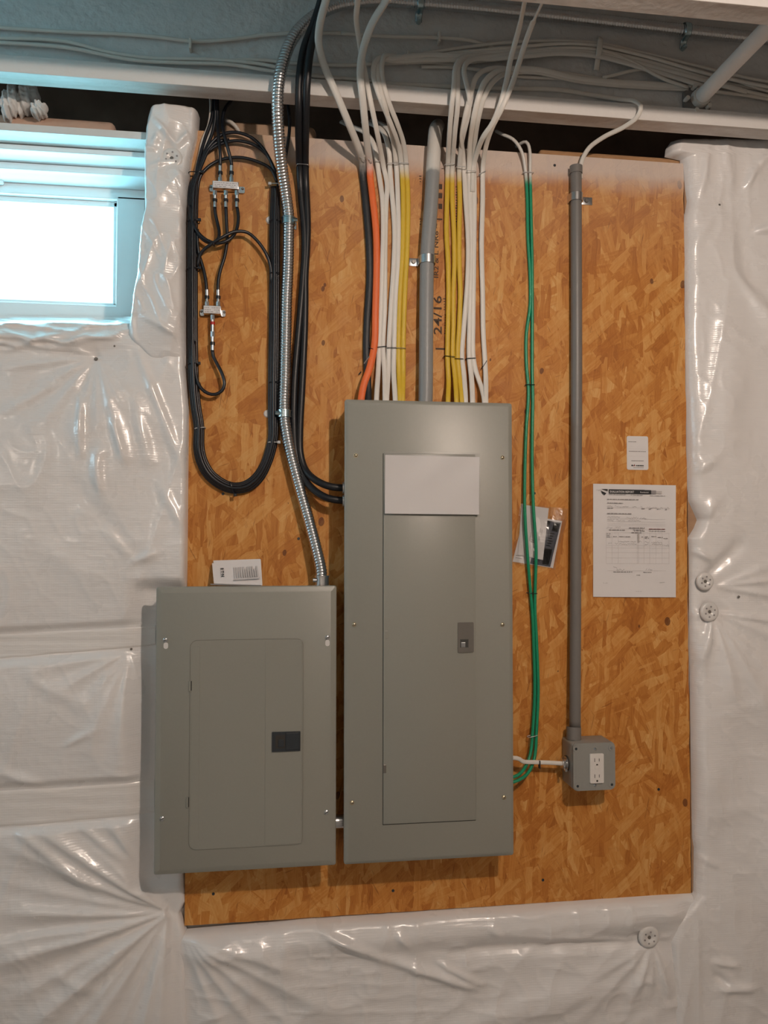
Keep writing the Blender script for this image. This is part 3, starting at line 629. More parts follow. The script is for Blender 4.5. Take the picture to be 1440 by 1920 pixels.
bm = bm_new(); add_box(bm, (a[0]+.14*w, yl-.0021, b[2]+.17*hh), (a[0]+.66*w, yl-.0026, b[2]+.44*hh)); lo_ = obj('finger_recess', bm, M['crease'], lt_)
bm = bm_new(); add_box(bm, (a[0]+.20*w, yl-.0024, b[2]+.18*hh), (a[0]+.46*w, yl-.0034, b[2]+.34*hh), .0004); obj('latch_tongue', bm, M['zinc'], lt_)
for x, y in ((667, 854), (942, 858), (664, 1171), (942, 1171), (660, 1505), (945, 1495)): screw(mp, x, y, YF, M['brass'])
for x in (0.0,):
    for py in (915, 939):
        c = P(645, py, -0.05); cx = mx0+.012; bm = bm_new(); add_cyl(bm, (cx-.004, -.05, c[2]), (cx, -.05, c[2]), .015, .015, 12); add_cyl(bm, (cx-.013, -.05, c[2]), (cx-.004, -.05, c[2]), .0125, .0135, 20)
        add_cyl(bm, (cx-.009, -.067, c[2]+.010), (cx-.009, -.060, c[2]+.010), .0028); add_cyl(bm, (cx-.009, -.067, c[2]-.010), (cx-.009, -.060, c[2]-.010), .0028)
        obj('cable_connector', bm, M['zinc'], mp, autosmooth=40)
c = P(968, 1427, -0.05)

# smaller panel
sx0, sx1, sz0, sz1 = -0.2369, 0.1272, 0.8225, 1.3965
sp_ = thing('breaker_panel', ((sx0+sx1)/2, 0.0, sz0), 'shorter grey breaker panel on the left with a dark slide latch', 'breaker panel')
obj('enclosure', box((sx0+.013, -0.0005, sz0+.012), (sx1-.012, -.086, sz1-.006), .002), M['grey_box'], sp_)
obj('cover', add_pan(bm_new(), sx0, sx1, sz0, sz1, -0.086, YF, 0.012, 0.004), M['grey'], sp_, autosmooth=25)
a = P(359, 1201, YF); b = P(567, 1586, YF)
dx0, dx1, dz1, dz0 = P(356, 1380, YF)[0], b[0], a[2], P(460, 1588, YF)[2]
sd = obj('door', add_prism(bm_new(), rrect(dx0, dx1, dz0, dz1, .014, 6), YF-.0002, YF-.0016), M['grey'], sp_, autosmooth=30)
bm = bm_new()
def ring(bm, o_, i_, y0, y1):
    n = len(o_); A = [bm.verts.new((p[0], y0, p[1])) for p in o_]; B = [bm.verts.new((p[0], y0, p[1])) for p in i_]
    for i in range(n): bm.faces.new((A[i], A[(i+1) % n], B[(i+1) % n], B[i]))
ring(bm, rrect(dx0-.0009, dx1+.0006, dz0-.0009, dz1+.0009, .0148, 6), rrect(dx0, dx1, dz0, dz1, .014, 6), YF-.0003, 0); obj('door_gap', bm, M['latch_grey'], sd)
cx = P(497, 1390, YF)[0]; cx2 = P(373, 1500, YF)[0]; bm = bm_new(); add_box(bm, (cx, YF-.0014, dz0+.002), (dx1-.002, YF-.0021, dz1-.003), .0006); obj('raised_panel', bm, M['grey'], sd)
obj('hinge_strip', box((dx0+.003, YF-.0014, dz0+.006), (cx2, YF-.0019, dz1-.012), .0004), M['grey'], sd)
for px, py in ((357, 1286), (352, 1504)):
    c = P(px, py, YF); bm = bm_new(); add_box(bm, (c[0]-.003, YF-.0005, c[2]-.011), (c[0]+.001, YF-.0026, c[2]+.010), .0008); h_ = obj('hinge', bm, M['grey'], sd)
    obj('hinge_slot', box((c[0]+.0008, YF-.0015, c[2]-.009), (c[0]+.0030, YF-.0024, c[2]+.010)), M['crease'], h_)
a = P(510, 1372, YF); b = P(563, 1407, YF); w = b[0]-a[0]; hh = a[2]-b[2]
la = obj('latch', add_prism(bm_new(), rrect(a[0], b[0], b[2], a[2], .001, 3), YF-.0015, YF-.0046), M['latch_dark'], sd, autosmooth=30)
bm = bm_new(); add_box(bm, (a[0]+.12*w, YF-.0045, b[2]+.18*hh), (a[0]+.46*w, YF-.0049, b[2]+.84*hh)); rc = obj('finger_recess', bm, M['hole'], la)
bm = bm_new(); add_box(bm, (a[0]+.22*w, YF-.0048, b[2]+.24*hh), (a[0]+.42*w, YF-.0058, b[2]+.62*hh), .0006); add_box(bm, (a[0]+.48*w, YF-.0045, b[2]+.08*hh), (a[0]+.97*w, YF-.0054, b[2]+.94*hh), .0008); obj('slide', bm, M['latch_dark'], la)
for x, y in ((310, 1200), (614, 1195), (304, 1535), (612, 1523)): screw(sp_, x, y, YF, M['zinc'], .005)
for x, y in ((311, 1211), (614, 1206)):
    c = P(x, y, YF); obj('keyhole_slot', add_prism(bm_new(), rrect(c[0]-.0045, c[0]+.0045, c[2]-.006, c[2]+.007, .0042, 4), YF-.0001, YF-.0006), M['washer'], sp_)
# nipple joining the two panels
c = P(636, 1540, -0.055); bm = bm_new(); add_cyl(bm, (sx1-.012, -.055, c[2]), (mx0+.012, -.055, c[2]), .014); add_cyl(bm, (sx1-.012, -.055, c[2]), (sx1-.006, -.055, c[2]), .0195, None, 8); add_cyl(bm, (mx0+.006, -.055, c[2]), (mx0+.012, -.055, c[2]), .0195, None, 8)
tag(obj('conduit_nipple', bm, M['zinc'], autosmooth=40), 'short zinc conduit nipple joining the two grey panels near their bottoms', 'conduit')

# ------------------------------------------------------------------ papers
def sheet(name, corners, y, label, cat, m=None, curl=None, thick=0.0004, nx=18, ny=24):
    """corners in photo px: tl tr br bl"""
    tl, tr, br, bl = [P(*c, y) for c in corners]; V = []; F_ = []
    for s_ in (0, 1):
        for j in range(ny+1):
            for i in range(nx+1):
                u, v = i/nx, j/ny; p = (tl*(1-u)+tr*u)*(1-v)+(bl*(1-u)+br*u)*v; d = curl(u, v) if curl else 0; V.append((p.x, p.y-d+(thick if s_ else 0), p.z))
    K = (nx+1)*(ny+1)
    for j in range(ny):
        for i in range(nx):
            q = j*(nx+1)+i; F_.append((q, q+nx+1, q+nx+2, q+1)); F_.append((K+q, K+q+1, K+q+nx+2, K+q+nx+1))
    per = [i for i in range(nx)] + [j*(nx+1)+nx for j in range(ny)] + [ny*(nx+1)+nx-i for i in range(nx)] + [(ny-j)*(nx+1) for j in range(ny)]
    for k in range(len(per)): a_, b_ = per[k], per[(k+1) % len(per)]; F_.append((a_, b_, K+b_, K+a_))
    o = obj(name, (V, F_), m or M['paper'], smooth=False)
    if label: tag(o, label, cat)
    return o
sheet('blank_sheet', ((722, 853), (899, 857), (897, 965), (721, 963)), YF-.0042, 'blank white paper sheet on the door of the tall breaker panel', 'paper', curl=lambda u, v: .0012+.004*v*v+.0015*math.sin(u*3.1)*v)
sheet('plastic_sleeve', ((722, 846), (901, 849), (900, 966), (722, 964)), YF-.0034, 'clear plastic sleeve around the blank white sheet on the tall panel', 'sleeve', M['film'], thick=.0002, curl=lambda u, v: .0035+.0045*v*v+.0010*math.sin(u*5+1)*(1-v)**2+.0003*math.sin(u*11+v*7)*(1-v))

class Print:
    """prints placed by u, v on a sheet; one mesh per ink"""
    def __init__(s, parent, tl, tr, bl, y): s.par = parent; s.o = P(*tl, y); s.r = P(*tr, y)-s.o; s.d = P(*bl, y)-s.o; s.b = {}
    def bm(s, k): return s.b.setdefault(k, bm_new())
    def pt(s, u, v): return s.o+s.r*u+s.d*v
    def rect(s, u0, v0, u1, v1, k='ink'):
        b = s.bm(k); b.faces.new([b.verts.new(s.pt(*q)) for q in ((u0, v0), (u0, v1), (u1, v1), (u1, v0))])
    def poly(s, pts, k='ink'): b = s.bm(k); b.faces.new([b.verts.new(s.pt(*q)) for q in pts])
    def text(s, t, u, v, h, k='ink', w=None, bold=0.0):
        R_ = s.r.normalized(); U_ = (-s.d).normalized()
        add_text(s.bm(k), t, s.pt(u, v), 0, h*s.d.length, 0, R_, U_, bold, None if w is None else w*s.r.length)
    def words(s, u0, u1, v, h, k='pencil', seed=1):
        r = random.Random(seed); u = u0
        while u < u1:
            w = r.uniform(.012, .05); e = min(u+w, u1); s.rect(u, v-h/2, e, v+h/2, k); u = e+r.uniform(.004, .010)
    def scrawl(s, u0, u1, v, h, k='pencil', seed=1):
        r = random.Random(seed); n = int((u1-u0)/.006); p = [(u0+(u1-u0)*i/n, v+h*(r.random()-.5)*(1 if i % 2 else -1)) for i in range(n+1)]
        for a_, b_ in zip(p[:-1], p[1:]):
            if r.random() < .12: continue
            s.poly([(a_[0], a_[1]-.0012), (a_[0], a_[1]+.0012), (b_[0]+.001, b_[1]+.0012), (b_[0]+.001, b_[1]-.0012)], k)
    def done(s):
        for k, b in s.b.items(): obj('printing', b, M[k], s.par)
yp = -0.0016
rep = sheet('report_sheet', ((1112, 907), (1267, 910), (1267, 1120), (1112, 1119)), yp, 'white printed report sheet with handwriting stapled to the board right of the grey conduit', 'paper', curl=lambda u, v: .0006+.0025*v*v*math.sin(u*3.14))
p = Print(rep, (1112, 907), (1267, 910), (1112, 1119), yp-.0032)
p.poly([(.095, .045), (.175, .045), (.175, .062), (.12, .050)]); p.poly([(.095, .060), (.160, .082), (.138, .100), (.108, .083)]); p.scrawl(.04, .1, .055, .008, seed=4)
p.rect(.188, .046, .62, .084); p.rect(.62, .048, .70, .084, 'ink'); p.rect(.70, .050, .76, .082, 'pencil'); p.rect(.76, .054, .83, .078, 'faint')
p.o = p.o + Vector((0, -.0003, 0))
p.text('EVALUATION REPORT', .20, .076, .026, 'paper', w=.29, bold=.01); p.text('Residential', .565, .074, .018, 'paper', w=.10)
for i, (u0, u1, v, h, k) in enumerate(((.19, .40, .092, .004, 'pencil'), (.45, .60, .094, .004, 'pencil'), (.68, .87, .097, .004, 'pencil'), (.17, .55, .135, .006, 'pencil'), (.17, .36, .168, .006, 'pencil'), (.17, .24, .213, .005, 'pencil'),
        (.58, .62, .215, .005, 'pencil'), (.67, .70, .217, .005, 'pencil'), (.77, .81, .217, .005, 'pencil'), (.87, .89, .219, .005, 'pencil'), (.17, .46, .262, .007, 'pencil'), (.19, .39, .408, .006, 'pencil'), (.43, .62, .388, .008, 'pencil'),
        (.48, .60, .405, .005, 'pencil'), (.49, .62, .414, .005, 'pencil'), (.67, .87, .396, .006, 'redink'), (.67, .87, .414, .005, 'pencil'), (.46, .58, .430, .006, 'pencil'), (.16, .21, .442, .004, 'pencil'), (.16, .21, .456, .004, 'pencil'), (.16, .22, .470, .004, 'pencil'),
        (.24, .28, .466, .006, 'pencil'), (.31, .45, .466, .005, 'pencil'), (.58, .60, .468, .005, 'pencil'), (.62, .67, .466, .005, 'pencil'), (.62, .67, .478, .005, 'pencil'), (.70, .76, .462, .005, 'pencil'), (.78, .84, .470, .005, 'pencil'), (.85, .90, .478, .005, 'pencil'),
        (.24, .47, .780, .006, 'pencil'), (.60, .70, .783, .006, 'pencil'), (.52, .57, .808, .006, 'pencil'), (.51, .58, .952, .004, 'faint'))): p.words(u0, u1, v, h, k, i)
for i, (u0, u1, v, h) in enumerate(((.17, .23, .196, .014), (.26, .44, .197, .014), (.47, .52, .198, .016), (.57, .61, .200, .016), (.64, .77, .204, .016), (.81, .84, .205, .012), (.87, .92, .207, .014), (.17, .32, .293, .018), (.39, .54, .298, .018), (.56, .64, .300, .016),
        (.17, .25, .322, .016), (.28, .38, .323, .018), (.42, .57, .324, .018), (.16, .23, .388, .016), (.26, .33, .386, .018), (.30, .51, .512, .014), (.31, .52, .533, .016), (.18, .22, .528, .016), (.26, .29, .53, .014), (.54, .58, .51, .02), (.62, .68, .512, .012), (.62, .67, .533, .012),
        (.70, .83, .515, .016), (.70, .84, .534, .012), (.85, .92, .540, .014), (.24, .29, .745, .03), (.27, .38, .762, .022), (.63, .71, .755, .022), (.12, .17, .880, .008), (.80, .86, .872, .008))): p.scrawl(u0, u1, v, h, 'pencil', 100+i)
for v, u0, u1 in ((.207, .17, .92), (.307, .17, .87), (.332, .17, .87), (.352, .17, .87), (.367, .17, .87), (.397, .17, .88), (.768, .17, .88)): p.rect(u0, v-.0008, u1, v+.0008, 'faint')
for v in (.430, .545, .566, .608, .655, .705): p.rect(.155, v-.0007, .92, v+.0007, 'faint')
for u in (.155, .225, .30, .53, .545, .61, .68, .755, .83, .915): p.rect(u-.001, .43, u+.001, .705, 'faint')
p.rect(.535, .44, .555, .52, 'faint')
p.done()
stk = obj('approval_sticker', add_prism(bm_new(), rrect(P(1175, 850)[0], P(1215, 850)[0], P(1195, 881)[2], P(1195, 818)[2], .004, 4), -.0001, -.0012), M['paper'])
tag(stk, 'small white rounded inspection sticker above the report sheet', 'sticker')
p = Print(stk, (1175, 818), (1215, 819), (1175, 881), -.0016)
for i, (u0, u1, v, h, k) in enumerate(((.08, .45, .16, .022, 'pencil'), (.10, .90, .445, .022, 'pencil'), (.22, .80, .725, .022, 'pencil'), (.30, .80, .93, .018, 'pencil'))): p.words(u0, u1, v, h, k, 40+i)
p.scrawl(.10, .86, .31, .05, 'faint', 3); p.scrawl(.10, .84, .59, .04, 'faint', 4); p.rect(.09, .37, .90, .374, 'faint')
p.rect(.22, .845, .30, .885, 'ink'); p.poly([(.30, .885), (.37, .82), (.39, .885)], 'redink'); p.words(.43, .80, .868, .035, 'ink', 9)
p.done()
# clear bag holding a printed card and a white slip
bag = sheet('plastic_bag', ((975, 944), (1064, 954), (1040, 1068), (958, 1056)), -.0030, 'clear plastic bag holding a printed card, hung behind the green wires', 'bag', M['film'], thick=.0002, curl=lambda u, v: .004+.003*math.sin(u*7+v*5)+.002*math.sin(u*17-v*9))
cardo = sheet('directory_card', ((983, 965), (1054, 977), (1037, 1065), (961, 1053)), -.0008, 'black and white printed card inside the clear plastic bag', 'card', M['paper'], thick=.0003)
p = Print(cardo, (983, 965), (1054, 977), (961, 1053), -.0014)
p.rect(.10, .04, .98, .80, 'card'); p.rect(.45, .80, .985, .985, 'card'); p.rect(.80, .07, .95, .24, 'paper'); p.rect(.68, .62, .93, .80, 'paper'); p.rect(.76, .80, .93, .95, 'paper'); p.rect(.58, .04, .70, .22, 'faint')
for i in range(6): p.rect(.75, .285+.052*i, .89-.02*(i % 3), .305+.052*i, 'faint')
for i in range(10): p.rect(.60, .27+.05*i, .645, .285+.05*i, 'faint')
for r_ in range(2):
    for c_ in range(4): p.rect(.52+.065*c_, .84+.045*r_, .55+.065*c_, .862+.045*r_, 'paper')
p.rect(.24, .25, .29, .76, 'faint'); p.words(.05, .16, .86, .012, 'pencil', 5); p.words(.05, .22, .91, .012, 'pencil', 6)
p.done()
slip = sheet('paper_slip', ((978, 946), (1029, 953), (1018, 1050), (971, 1040)), -.0024, 'white paper slip in front of the card in the clear plastic bag', 'paper', M['paper'], thick=.0003, curl=lambda u, v: .001*math.sin(u*3))
p = Print(slip, (978, 946), (1029, 953), (971, 1040), -.0044)
for u_, v_ in ((.40, .52), (.38, .60), (.74, .42), (.80, .44), (.72, .55)): p.rect(u_, v_, u_+.03, v_+.10, 'faint')
p.poly([(.44, .66), (.62, .69), (.62, .70), (.44, .67)], 'pencil'); p.poly([(.43, .70), (.61, .73), (.61, .74), (.43, .71)], 'pencil'); p.done()

# folded manual standing on the small panel
bk = thing('instruction_booklet', P(445, 1097, -.03), 'folded white instruction booklet standing on top of the shorter panel', 'booklet')
zb = sz1-.0055
def leaf(corn, name, m=None):
    bm = bm_new(); A = [bm.verts.new(Vector(c)) for c in corn]; B = [bm.verts.new(Vector(c)+Vector((0, .0022, 0))) for c in corn]
    bm.faces.new(A); bm.faces.new(B[::-1])
    for i in range(4): bm.faces.new((A[i], A[(i+1) % 4], B[(i+1) % 4], B[i]))
    return obj(name, bm, m or M['paper'], bk)
def PP(px, py, y): return P(px, py, y)
f1 = [PP(397.5, 1056, -.010), PP(489, 1049, -.010), PP(492, 1097.5, -.045), PP(401, 1094, -.045)]
leaf(f1, 'front_page')
leaf([PP(400, 1051, -.006), PP(488, 1048, -.006), PP(491, 1097, -.040), PP(402, 1095, -.040)], 'inner_page')
leaf([PP(394, 1094.5, -.050), PP(490, 1097, -.050), PP(491, 1099, -.046), PP(395, 1097, -.046)], 'bottom_fold')
class PrintQ(Print):
    def __init__(s, parent, c): s.par = parent; s.o = Vector(c[0])+Vector((0, -.0008, 0)); s.r = Vector(c[1])-Vector(c[0]); s.d = Vector(c[3])-Vector(c[0]); s.b = {}
p = PrintQ(bk, f1)
# the maker's word, turned a quarter turn
R_ = (p.d).normalized(); U_ = p.r.normalized()
add_text(p.bm('ink'), 'E\u00b7T\u00b7N', p.pt(.165, .27), 0, .0085, 0, R_, U_, .03, width=.42*p.d.length)
for i in range(11): p.rect(.42+.046*i, .30+(.12 if i in (5, 9) else 0), .42+.046*i+.030, .80, 'faint')
p.rect(.40, .86, .93, .93, 'faint'); p.rect(.155, .35, .165, .75, 'faint')
p.done()

# ------------------------------------------------------------------ conduits
BD = 0.0   # board face
def strap(px, py, yc, r, side, tabpx, label, parent=None, m='zinc', angle=0.0):
    c = P(px, py, yc); w = 0.009; bm = bm_new(); n = 16; vs = []
    for j, zz in enumerate((c[2]-w, c[2]+w)):
        row = []
        for rr in (r+.0006, r+.0024):
            for k in range(n+1):
                a_ = math.pi*k/n; row.append(bm.verts.new((c[0]-rr*math.cos(a_), yc-rr*math.sin(a_), zz)))
        vs.append(row)
    K = n+1
    for k in range(n):
        bm.faces.new((vs[0][k+K], vs[0][k+1+K], vs[1][k+1+K], vs[1][k+K])); bm.faces.new((vs[0][k], vs[1][k], vs[1][k+1], vs[0][k+1]))
        for j in (0, 1): bm.faces.new((vs[j][k], vs[j][k+1], vs[j][k+1+K], vs[j][k+K]))
    for k in (0, n): bm.faces.new((vs[0][k], vs[0][k+K], vs[1][k+K], vs[1][k]))
    for sg in (-1, 1):
        add_box(bm, (c[0]+sg*(r+.0006), yc, c[2]-w), (c[0]+sg*(r+.0024), 0, c[2]+w))
    tx = P(tabpx, py, 0)[0]; add_box(bm, (c[0]+side*r, -.0018, c[2]-w), (tx, -.0001, c[2]+w), .0006)
    t = tag(obj('conduit_strap', bm, M[m], parent, autosmooth=35), None if parent else label, None if parent else 'strap')
    sx = (c[0]+side*(r+.002)+tx)/2; obj('strap_screw', cyl((sx, -.0018, c[2]), (sx, -.0046, c[2]), .005, .0035, 16), M['latch_grey'], t, autosmooth=40)
    return t
rc1 = 0.0158
v, f = tube([(P(797, 765, -.022)), P(798, 748, -.022), P(799.5, 560, -.019), P(801.5, 470, -.018), P(808, 385, -.018), P(812, 312, -.019), P(815, 262, -.018), P(816.5, 246, -.010), P(818, 240, .03), P(821, 236, .10)], rc1, None, .012, 28)
cp = thing('pvc_conduit', P(798, 748, -.02), 'grey plastic conduit with a white painted top entering the tall panel from above', 'conduit')
obj('pipe', (v, f), M['pvc'], cp, smooth=True)
strap(801, 488, -.018, rc1+.0006, -1, 767, 'grey metal strap', m='zinc').update({}) if False else tag(strap(801, 488, -.018, rc1+.0006, -1, 767, 'x'), 'flat grey metal strap holding the plastic conduit above the tall panel', 'strap')
rc2 = 0.0128
v, f = tube([P(1080, 314, -.0145), P(1081, 700, -.0145), P(1079, 1100, -.016), P(1078, 1365, -.024)], rc2, None, .02, 28)
c2 = thing('pvc_conduit', P(1078, 1385, -.02), 'long thin dark grey conduit running down to the outlet box', 'conduit')
obj('pipe', (v, f), M['pvc2'], c2, smooth=True)
a = P(1080, 326, -.0145); b = P(1080, 312, -.0145); obj('end_coupling', cyl((a[0], -.0145, a[2]), (b[0], -.0145, b[2]), rc2+.0018, None, 28), M['pvc2'], c2, autosmooth=40)
a = P(1077, 1364, -.030); b = P(1077, 1388, -.034); obj('box_adapter', cyl((a[0], -.026, a[2]), (b[0], -.030, b[2]), rc2+.0035, rc2+.0035, 28), M['pvc2'], c2, autosmooth=40)
c = P(1084, 1232, -.029); bm = bm_new()
for k in range(5): add_box(bm, (c[0]-.0020+.0004*(k % 2), -.0288, c[2]-.007+.003*k), (c[0]+.0035, -.0282, c[2]-.0052+.003*k))
obj('printed_mark', bm, M['ink'], c2)
tag(strap(1080, 371, -.0145, rc2+.0006, 1, 1110, 'x'), 'shiny zinc strap with a side tab near the top of the thin dark conduit', 'strap')

# flexible metal conduit
FLX = [(603, 1092, -.045), (602, 1070, -.043), (592, 1025, -.036), (577, 968, -.028), (560, 908, -.024), (543, 842, -.022), (534, 790, -.021), (532.5, 765, -.020), (534, 715, -.020), (535.5, 640, -.019), (537, 565, -.019), (540, 495, -.019), (541, 437, -.020), (541, 405, -.022),
       (537, 372, -.030), (530, 325, -.055), (525, 285, -.080), (521.5, 240, -.108), (520, 200, -.127), (522, 160, -.134), (531, 115, -.133), (552, 67, -.128), (588, 32, -.120), (628, 11, -.113), (672, 3, -.112), (722, 0, -.112), (775, 4, -.112), (870, 12, -.112), (1020, 27, -.112), (1170, 44, -.112), (1320, 61, -.112), (1440, 73, -.112), (1640, 92, -.112)]
PITCH_ = 0.0064
path, s = resample(catmull(px_path(FLX), .01), PITCH_/6)
def flexfn(i, t):
    ph = (i/6.0 + t/(2*math.pi)); r = 0.0112+0.0016*(np.abs(np.sin(np.pi*ph))**0.7)
    return r*np.cos(t), r*np.sin(t), 0*r
fx = thing('flexible_metal_conduit', P(603, 1095, -.04), 'ribbed silver flexible metal conduit curving up from the shorter panel to the joist', 'conduit')
v, f = sweep(path, flexfn, 18); obj('armour', (v, f), M['flex'], fx, smooth=True)
a = P(600.5, 1096, -.045); b = P(598.5, 1081, -.044); bm = bm_new(); add_cyl(bm, (a[0], -.045, sz1-.006), (b[0], -.044, b[2]), .0125, .0135, 24)
c = P(597.5, 1088, -.045); add_cyl(bm, (c[0]-.006, -.045, c[2]-.003), (c[0]+.020, -.045, c[2]-.003), .0155, None, 24); bm.free()
bm = bm_new(); add_cyl(bm, (a[0]+.004, -.045, sz1-.0055), (a[0]+.004, -.045, sz1-.0015), .0165, None, 8); add_cyl(bm, (a[0]+.004, -.045, sz1-.002), (a[0]+.004, -.044, sz1+.018), .0145, None, 24); add_cyl(bm, (a[0]-.016, -.052, sz1+.009), (a[0]-.008, -.052, sz1+.009), .0042, None, 12)
add_cyl(bm, (a[0]+.004, -.044, sz1+.014), (a[0]+.004, -.044, sz1+.0185), .0158, None, 24)
obj('box_connector', bm, M['zinc'], fx, autosmooth=40)
def clamp(px, py, y, label, tabpx):
    c = P(px, py, y); t = thing('conduit_clamp', c, label, 'clamp'); bm = bm_new(); n = 22
    for z0, z1, r0 in ((-.006, .006, .0146),): add_cyl(bm, (c[0], y, c[2]+z0), (c[0], y, c[2]+z1), r0, None, 28)
    add_cyl(bm, (c[0], y, c[2]-.0075), (c[0], y, c[2]-.0055), .0158, None, 28); add_cyl(bm, (c[0], y, c[2]+.0055), (c[0], y, c[2]+.0075), .0158, None, 28); obj('band', bm, M['zinc_blue'], t, autosmooth=40)
    tx = P(tabpx, py, 0)[0]; sg = 1 if tx > c[0] else -1
    obj('foot', box((c[0], -.003, c[2]-.010), (tx, -.0002, c[2]+.006), .001), M['zinc_blue'], t)
    obj('bolt', cyl((c[0]+sg*.010, y-.010, c[2]), (c[0]+sg*.019, y-.010, c[2]), .0045, None, 6), M['zinc_blue'], t, autosmooth=40)
clamp(541, 415, -.021, 'blue-tinted zinc clamp on the flexible conduit beside the upper splitter', 556)
clamp(533, 776, -.020, 'lower zinc clamp on the flexible conduit left of the tall panel top', 515)
def hanger(px, py, label):
    c = P(px, py, -.112); t = thing('conduit_hanger', c, label, 'hanger', 'clamps holding the conduit on the joist'); bm = bm_new()
    path_ = [Vector((c[0], -.097, c[2]-.032)), Vector((c[0], -.103, c[2]-.018)), Vector((c[0], -.122, c[2]-.013)), Vector((c[0], -.128, c[2])), Vector((c[0], -.122, c[2]+.013)), Vector((c[0], -.100, c[2]+.018))]
    v, f = sweep(catmull(path_, .002), lambda i, t_: (.0075*np.cos(t_)+0*i, .0009*np.sin(t_)+0*i, 0*i+0*t_), 8); obj('band', (v, f), M['zinc_blue'], t, smooth=True)
    bm = bm_new(); add_cyl(bm, (c[0], -.096, c[2]-.032), (c[0], -.108, c[2]-.032), .0055, .0055, 6); add_cyl(bm, (c[0], -.108, c[2]-.032), (c[0], -.112, c[2]-.032), .0048, .003, 16); obj('bolt', bm, M['zinc_blue'], t, autosmooth=40)
hanger(787, 6, 'zinc conduit hanger with a shiny bolt at the top centre of the photo'); hanger(1286, 58, 'zinc conduit hanger on the joist left of the slanting white pipe')

# ------------------------------------------------------------------ outlet box
ob = thing('outlet_box', P(1110, 1440, 0), 'square grey metal outlet box with a white receptacle at the end of the thin conduit', 'outlet')
ox0, ox1, oz0, oz1 = .6480, .7440, .9430, 1.0460
obj('box_body', box((ox0-.0005, -.0003, oz0+.002), (ox1-.0005, -.0645, oz1-.001), .005, 3), M['grey_box'], ob, autosmooth=40)
bm = add_prism(bm_new(), rrect(ox0, ox1, oz0, oz1, .009, 5), -.0645, -.0705); es = [e for e in bm.edges if all(v.co.y < -.07 for v in e.verts)]; bmesh.ops.bevel(bm, geom=es, offset=.002, segments=2, affect='EDGES')
fp = obj('cover_plate', bm, M['grey_box'], ob, autosmooth=40)
for i, (px, py) in enumerate(((1080, 1404), (1146, 1402), (1083, 1474), (1147, 1471))):
    c = P(px, py, -.0705); bm = bm_new(); n = 20
    add_cyl(bm, (c[0], -.0700, c[2]), (c[0], -.0716, c[2]), .0075, .0068, 24); w_ = obj('corner_ear', bm, M['grey_box'], fp, autosmooth=40)
    obj('corner_screw', cyl((c[0], -.0714, c[2]), (c[0], -.0730, c[2]), .0030, .0022, 14), M['zinc' if i == 1 else 'latch_dark'], fp, autosmooth=40)
a = P(1105, 1413, -.0705); b = P(1131, 1467, -.0705)
rcp = obj('receptacle', add_prism(bm_new(), rrect(a[0], b[0], b[2], a[2], .0022, 4), -.0700, -.0745), M['outlet'], ob, autosmooth=40)
cx = (a[0]+b[0])/2; bm = bm_new()
for zc in (a[2]-.0135, b[2]+.0155):
    add_box(bm, (cx-.0058, -.0744, zc-.004), (cx-.0046, -.0748, zc+.004)); add_box(bm, (cx+.0046, -.0744, zc-.0032), (cx+.0058, -.0748, zc+.0032)); add_cyl(bm, (cx+.0003, -.0744, zc-.0105), (cx+.0003, -.0748, zc-.0105), .0022, None, 12)
obj('socket_slots', bm, M['hole'], rcp); obj('test_buttons', box((cx-.005, -.0742, (a[2]+b[2])/2-.001), (cx+.005, -.0755, (a[2]+b[2])/2+.007), .0006), M['outlet'], rcp)
for py in (1404.5, 1472.5):
    c = P(1116, py, -.0705); obj('plate_screw', cyl((c[0], -.0704, c[2]), (c[0], -.0725, c[2]), .0032, .0018, 14), M['zinc'], ob, autosmooth=40)
c = P(1062, 1432, -.038); bm = bm_new(); add_cyl(bm, (ox0-.004, -.034, c[2]), (ox0, -.034, c[2]), .0155, None, 10); add_cyl(bm, (ox0-.013, -.034, c[2]), (ox0-.004, -.034, c[2]), .012, .0125, 20)
add_cyl(bm, (ox0-.009, -.052, c[2]+.010), (ox0-.009, -.044, c[2]+.010), .003, None, 10); add_cyl(bm, (ox0-.009, -.052, c[2]-.011), (ox0-.009, -.044, c[2]-.011), .003, None, 10); obj('cable_connector', bm, M['zinc'], ob, autosmooth=40)
obj('connector_ring', cyl((ox0-.0035, -.034, c[2]), (ox0-.0005, -.034, c[2]), .0165, None, 24), M['hole'], ob)

# ------------------------------------------------------------------ cables
def cable(pts, label, mat, ra=.0057, rb=.0030, cat='cable', group=None, name='electrical_cable', step=.008, seg=12):
    v, f = tube(px_path(pts), ra, rb, step, seg); o = obj(name, (v, f), M[mat], smooth=True); return tag(o, label, cat, group)
G1 = 'cables entering the tall panel left of the grey conduit'; G2 = 'cables entering the tall panel right of the grey conduit'
B = -.006
cable([(620, -40, -.26), (611, 0, -.22), (600, 44, -.185), (597, 76, -.165), (602, 105, -.15), (611, 131, -.14), (631, 177, -.128), (652, 227, -.10), (673, 280, -.045), (679, 305, -.016), (680, 330, B), (685, 375, B), (692, 462, B-.001), (693, 521, B), (688, 608, B), (687, 662, B), (690, 725, B-.006), (690, 770, -.03)],
      'thick black jacketed cable leftmost above the tall panel, its top painted white', 'blackc', .0078, .0052, group=G1)
cable([(740, -40, -.28), (724, 0, -.23), (698, 44, -.19), (682, 88, -.16), (676, 124, -.145), (676, 150, -.138), (679, 177, -.130), (684, 227, -.10), (690, 283, -.04), (693, 305, -.014), (694, 330, B-.001), (699, 375, B-.002), (705, 433, B-.002), (706, 500, B-.002), (704, 579, B-.002), (702, 646, B-.003), (693, 690, -.018), (682, 722, -.024), (677, 750, -.03), (675, 775, -.035)],
      'orange jacketed cable right of the black one, its top painted white', 'orange', .0078, .0042, group=G1)
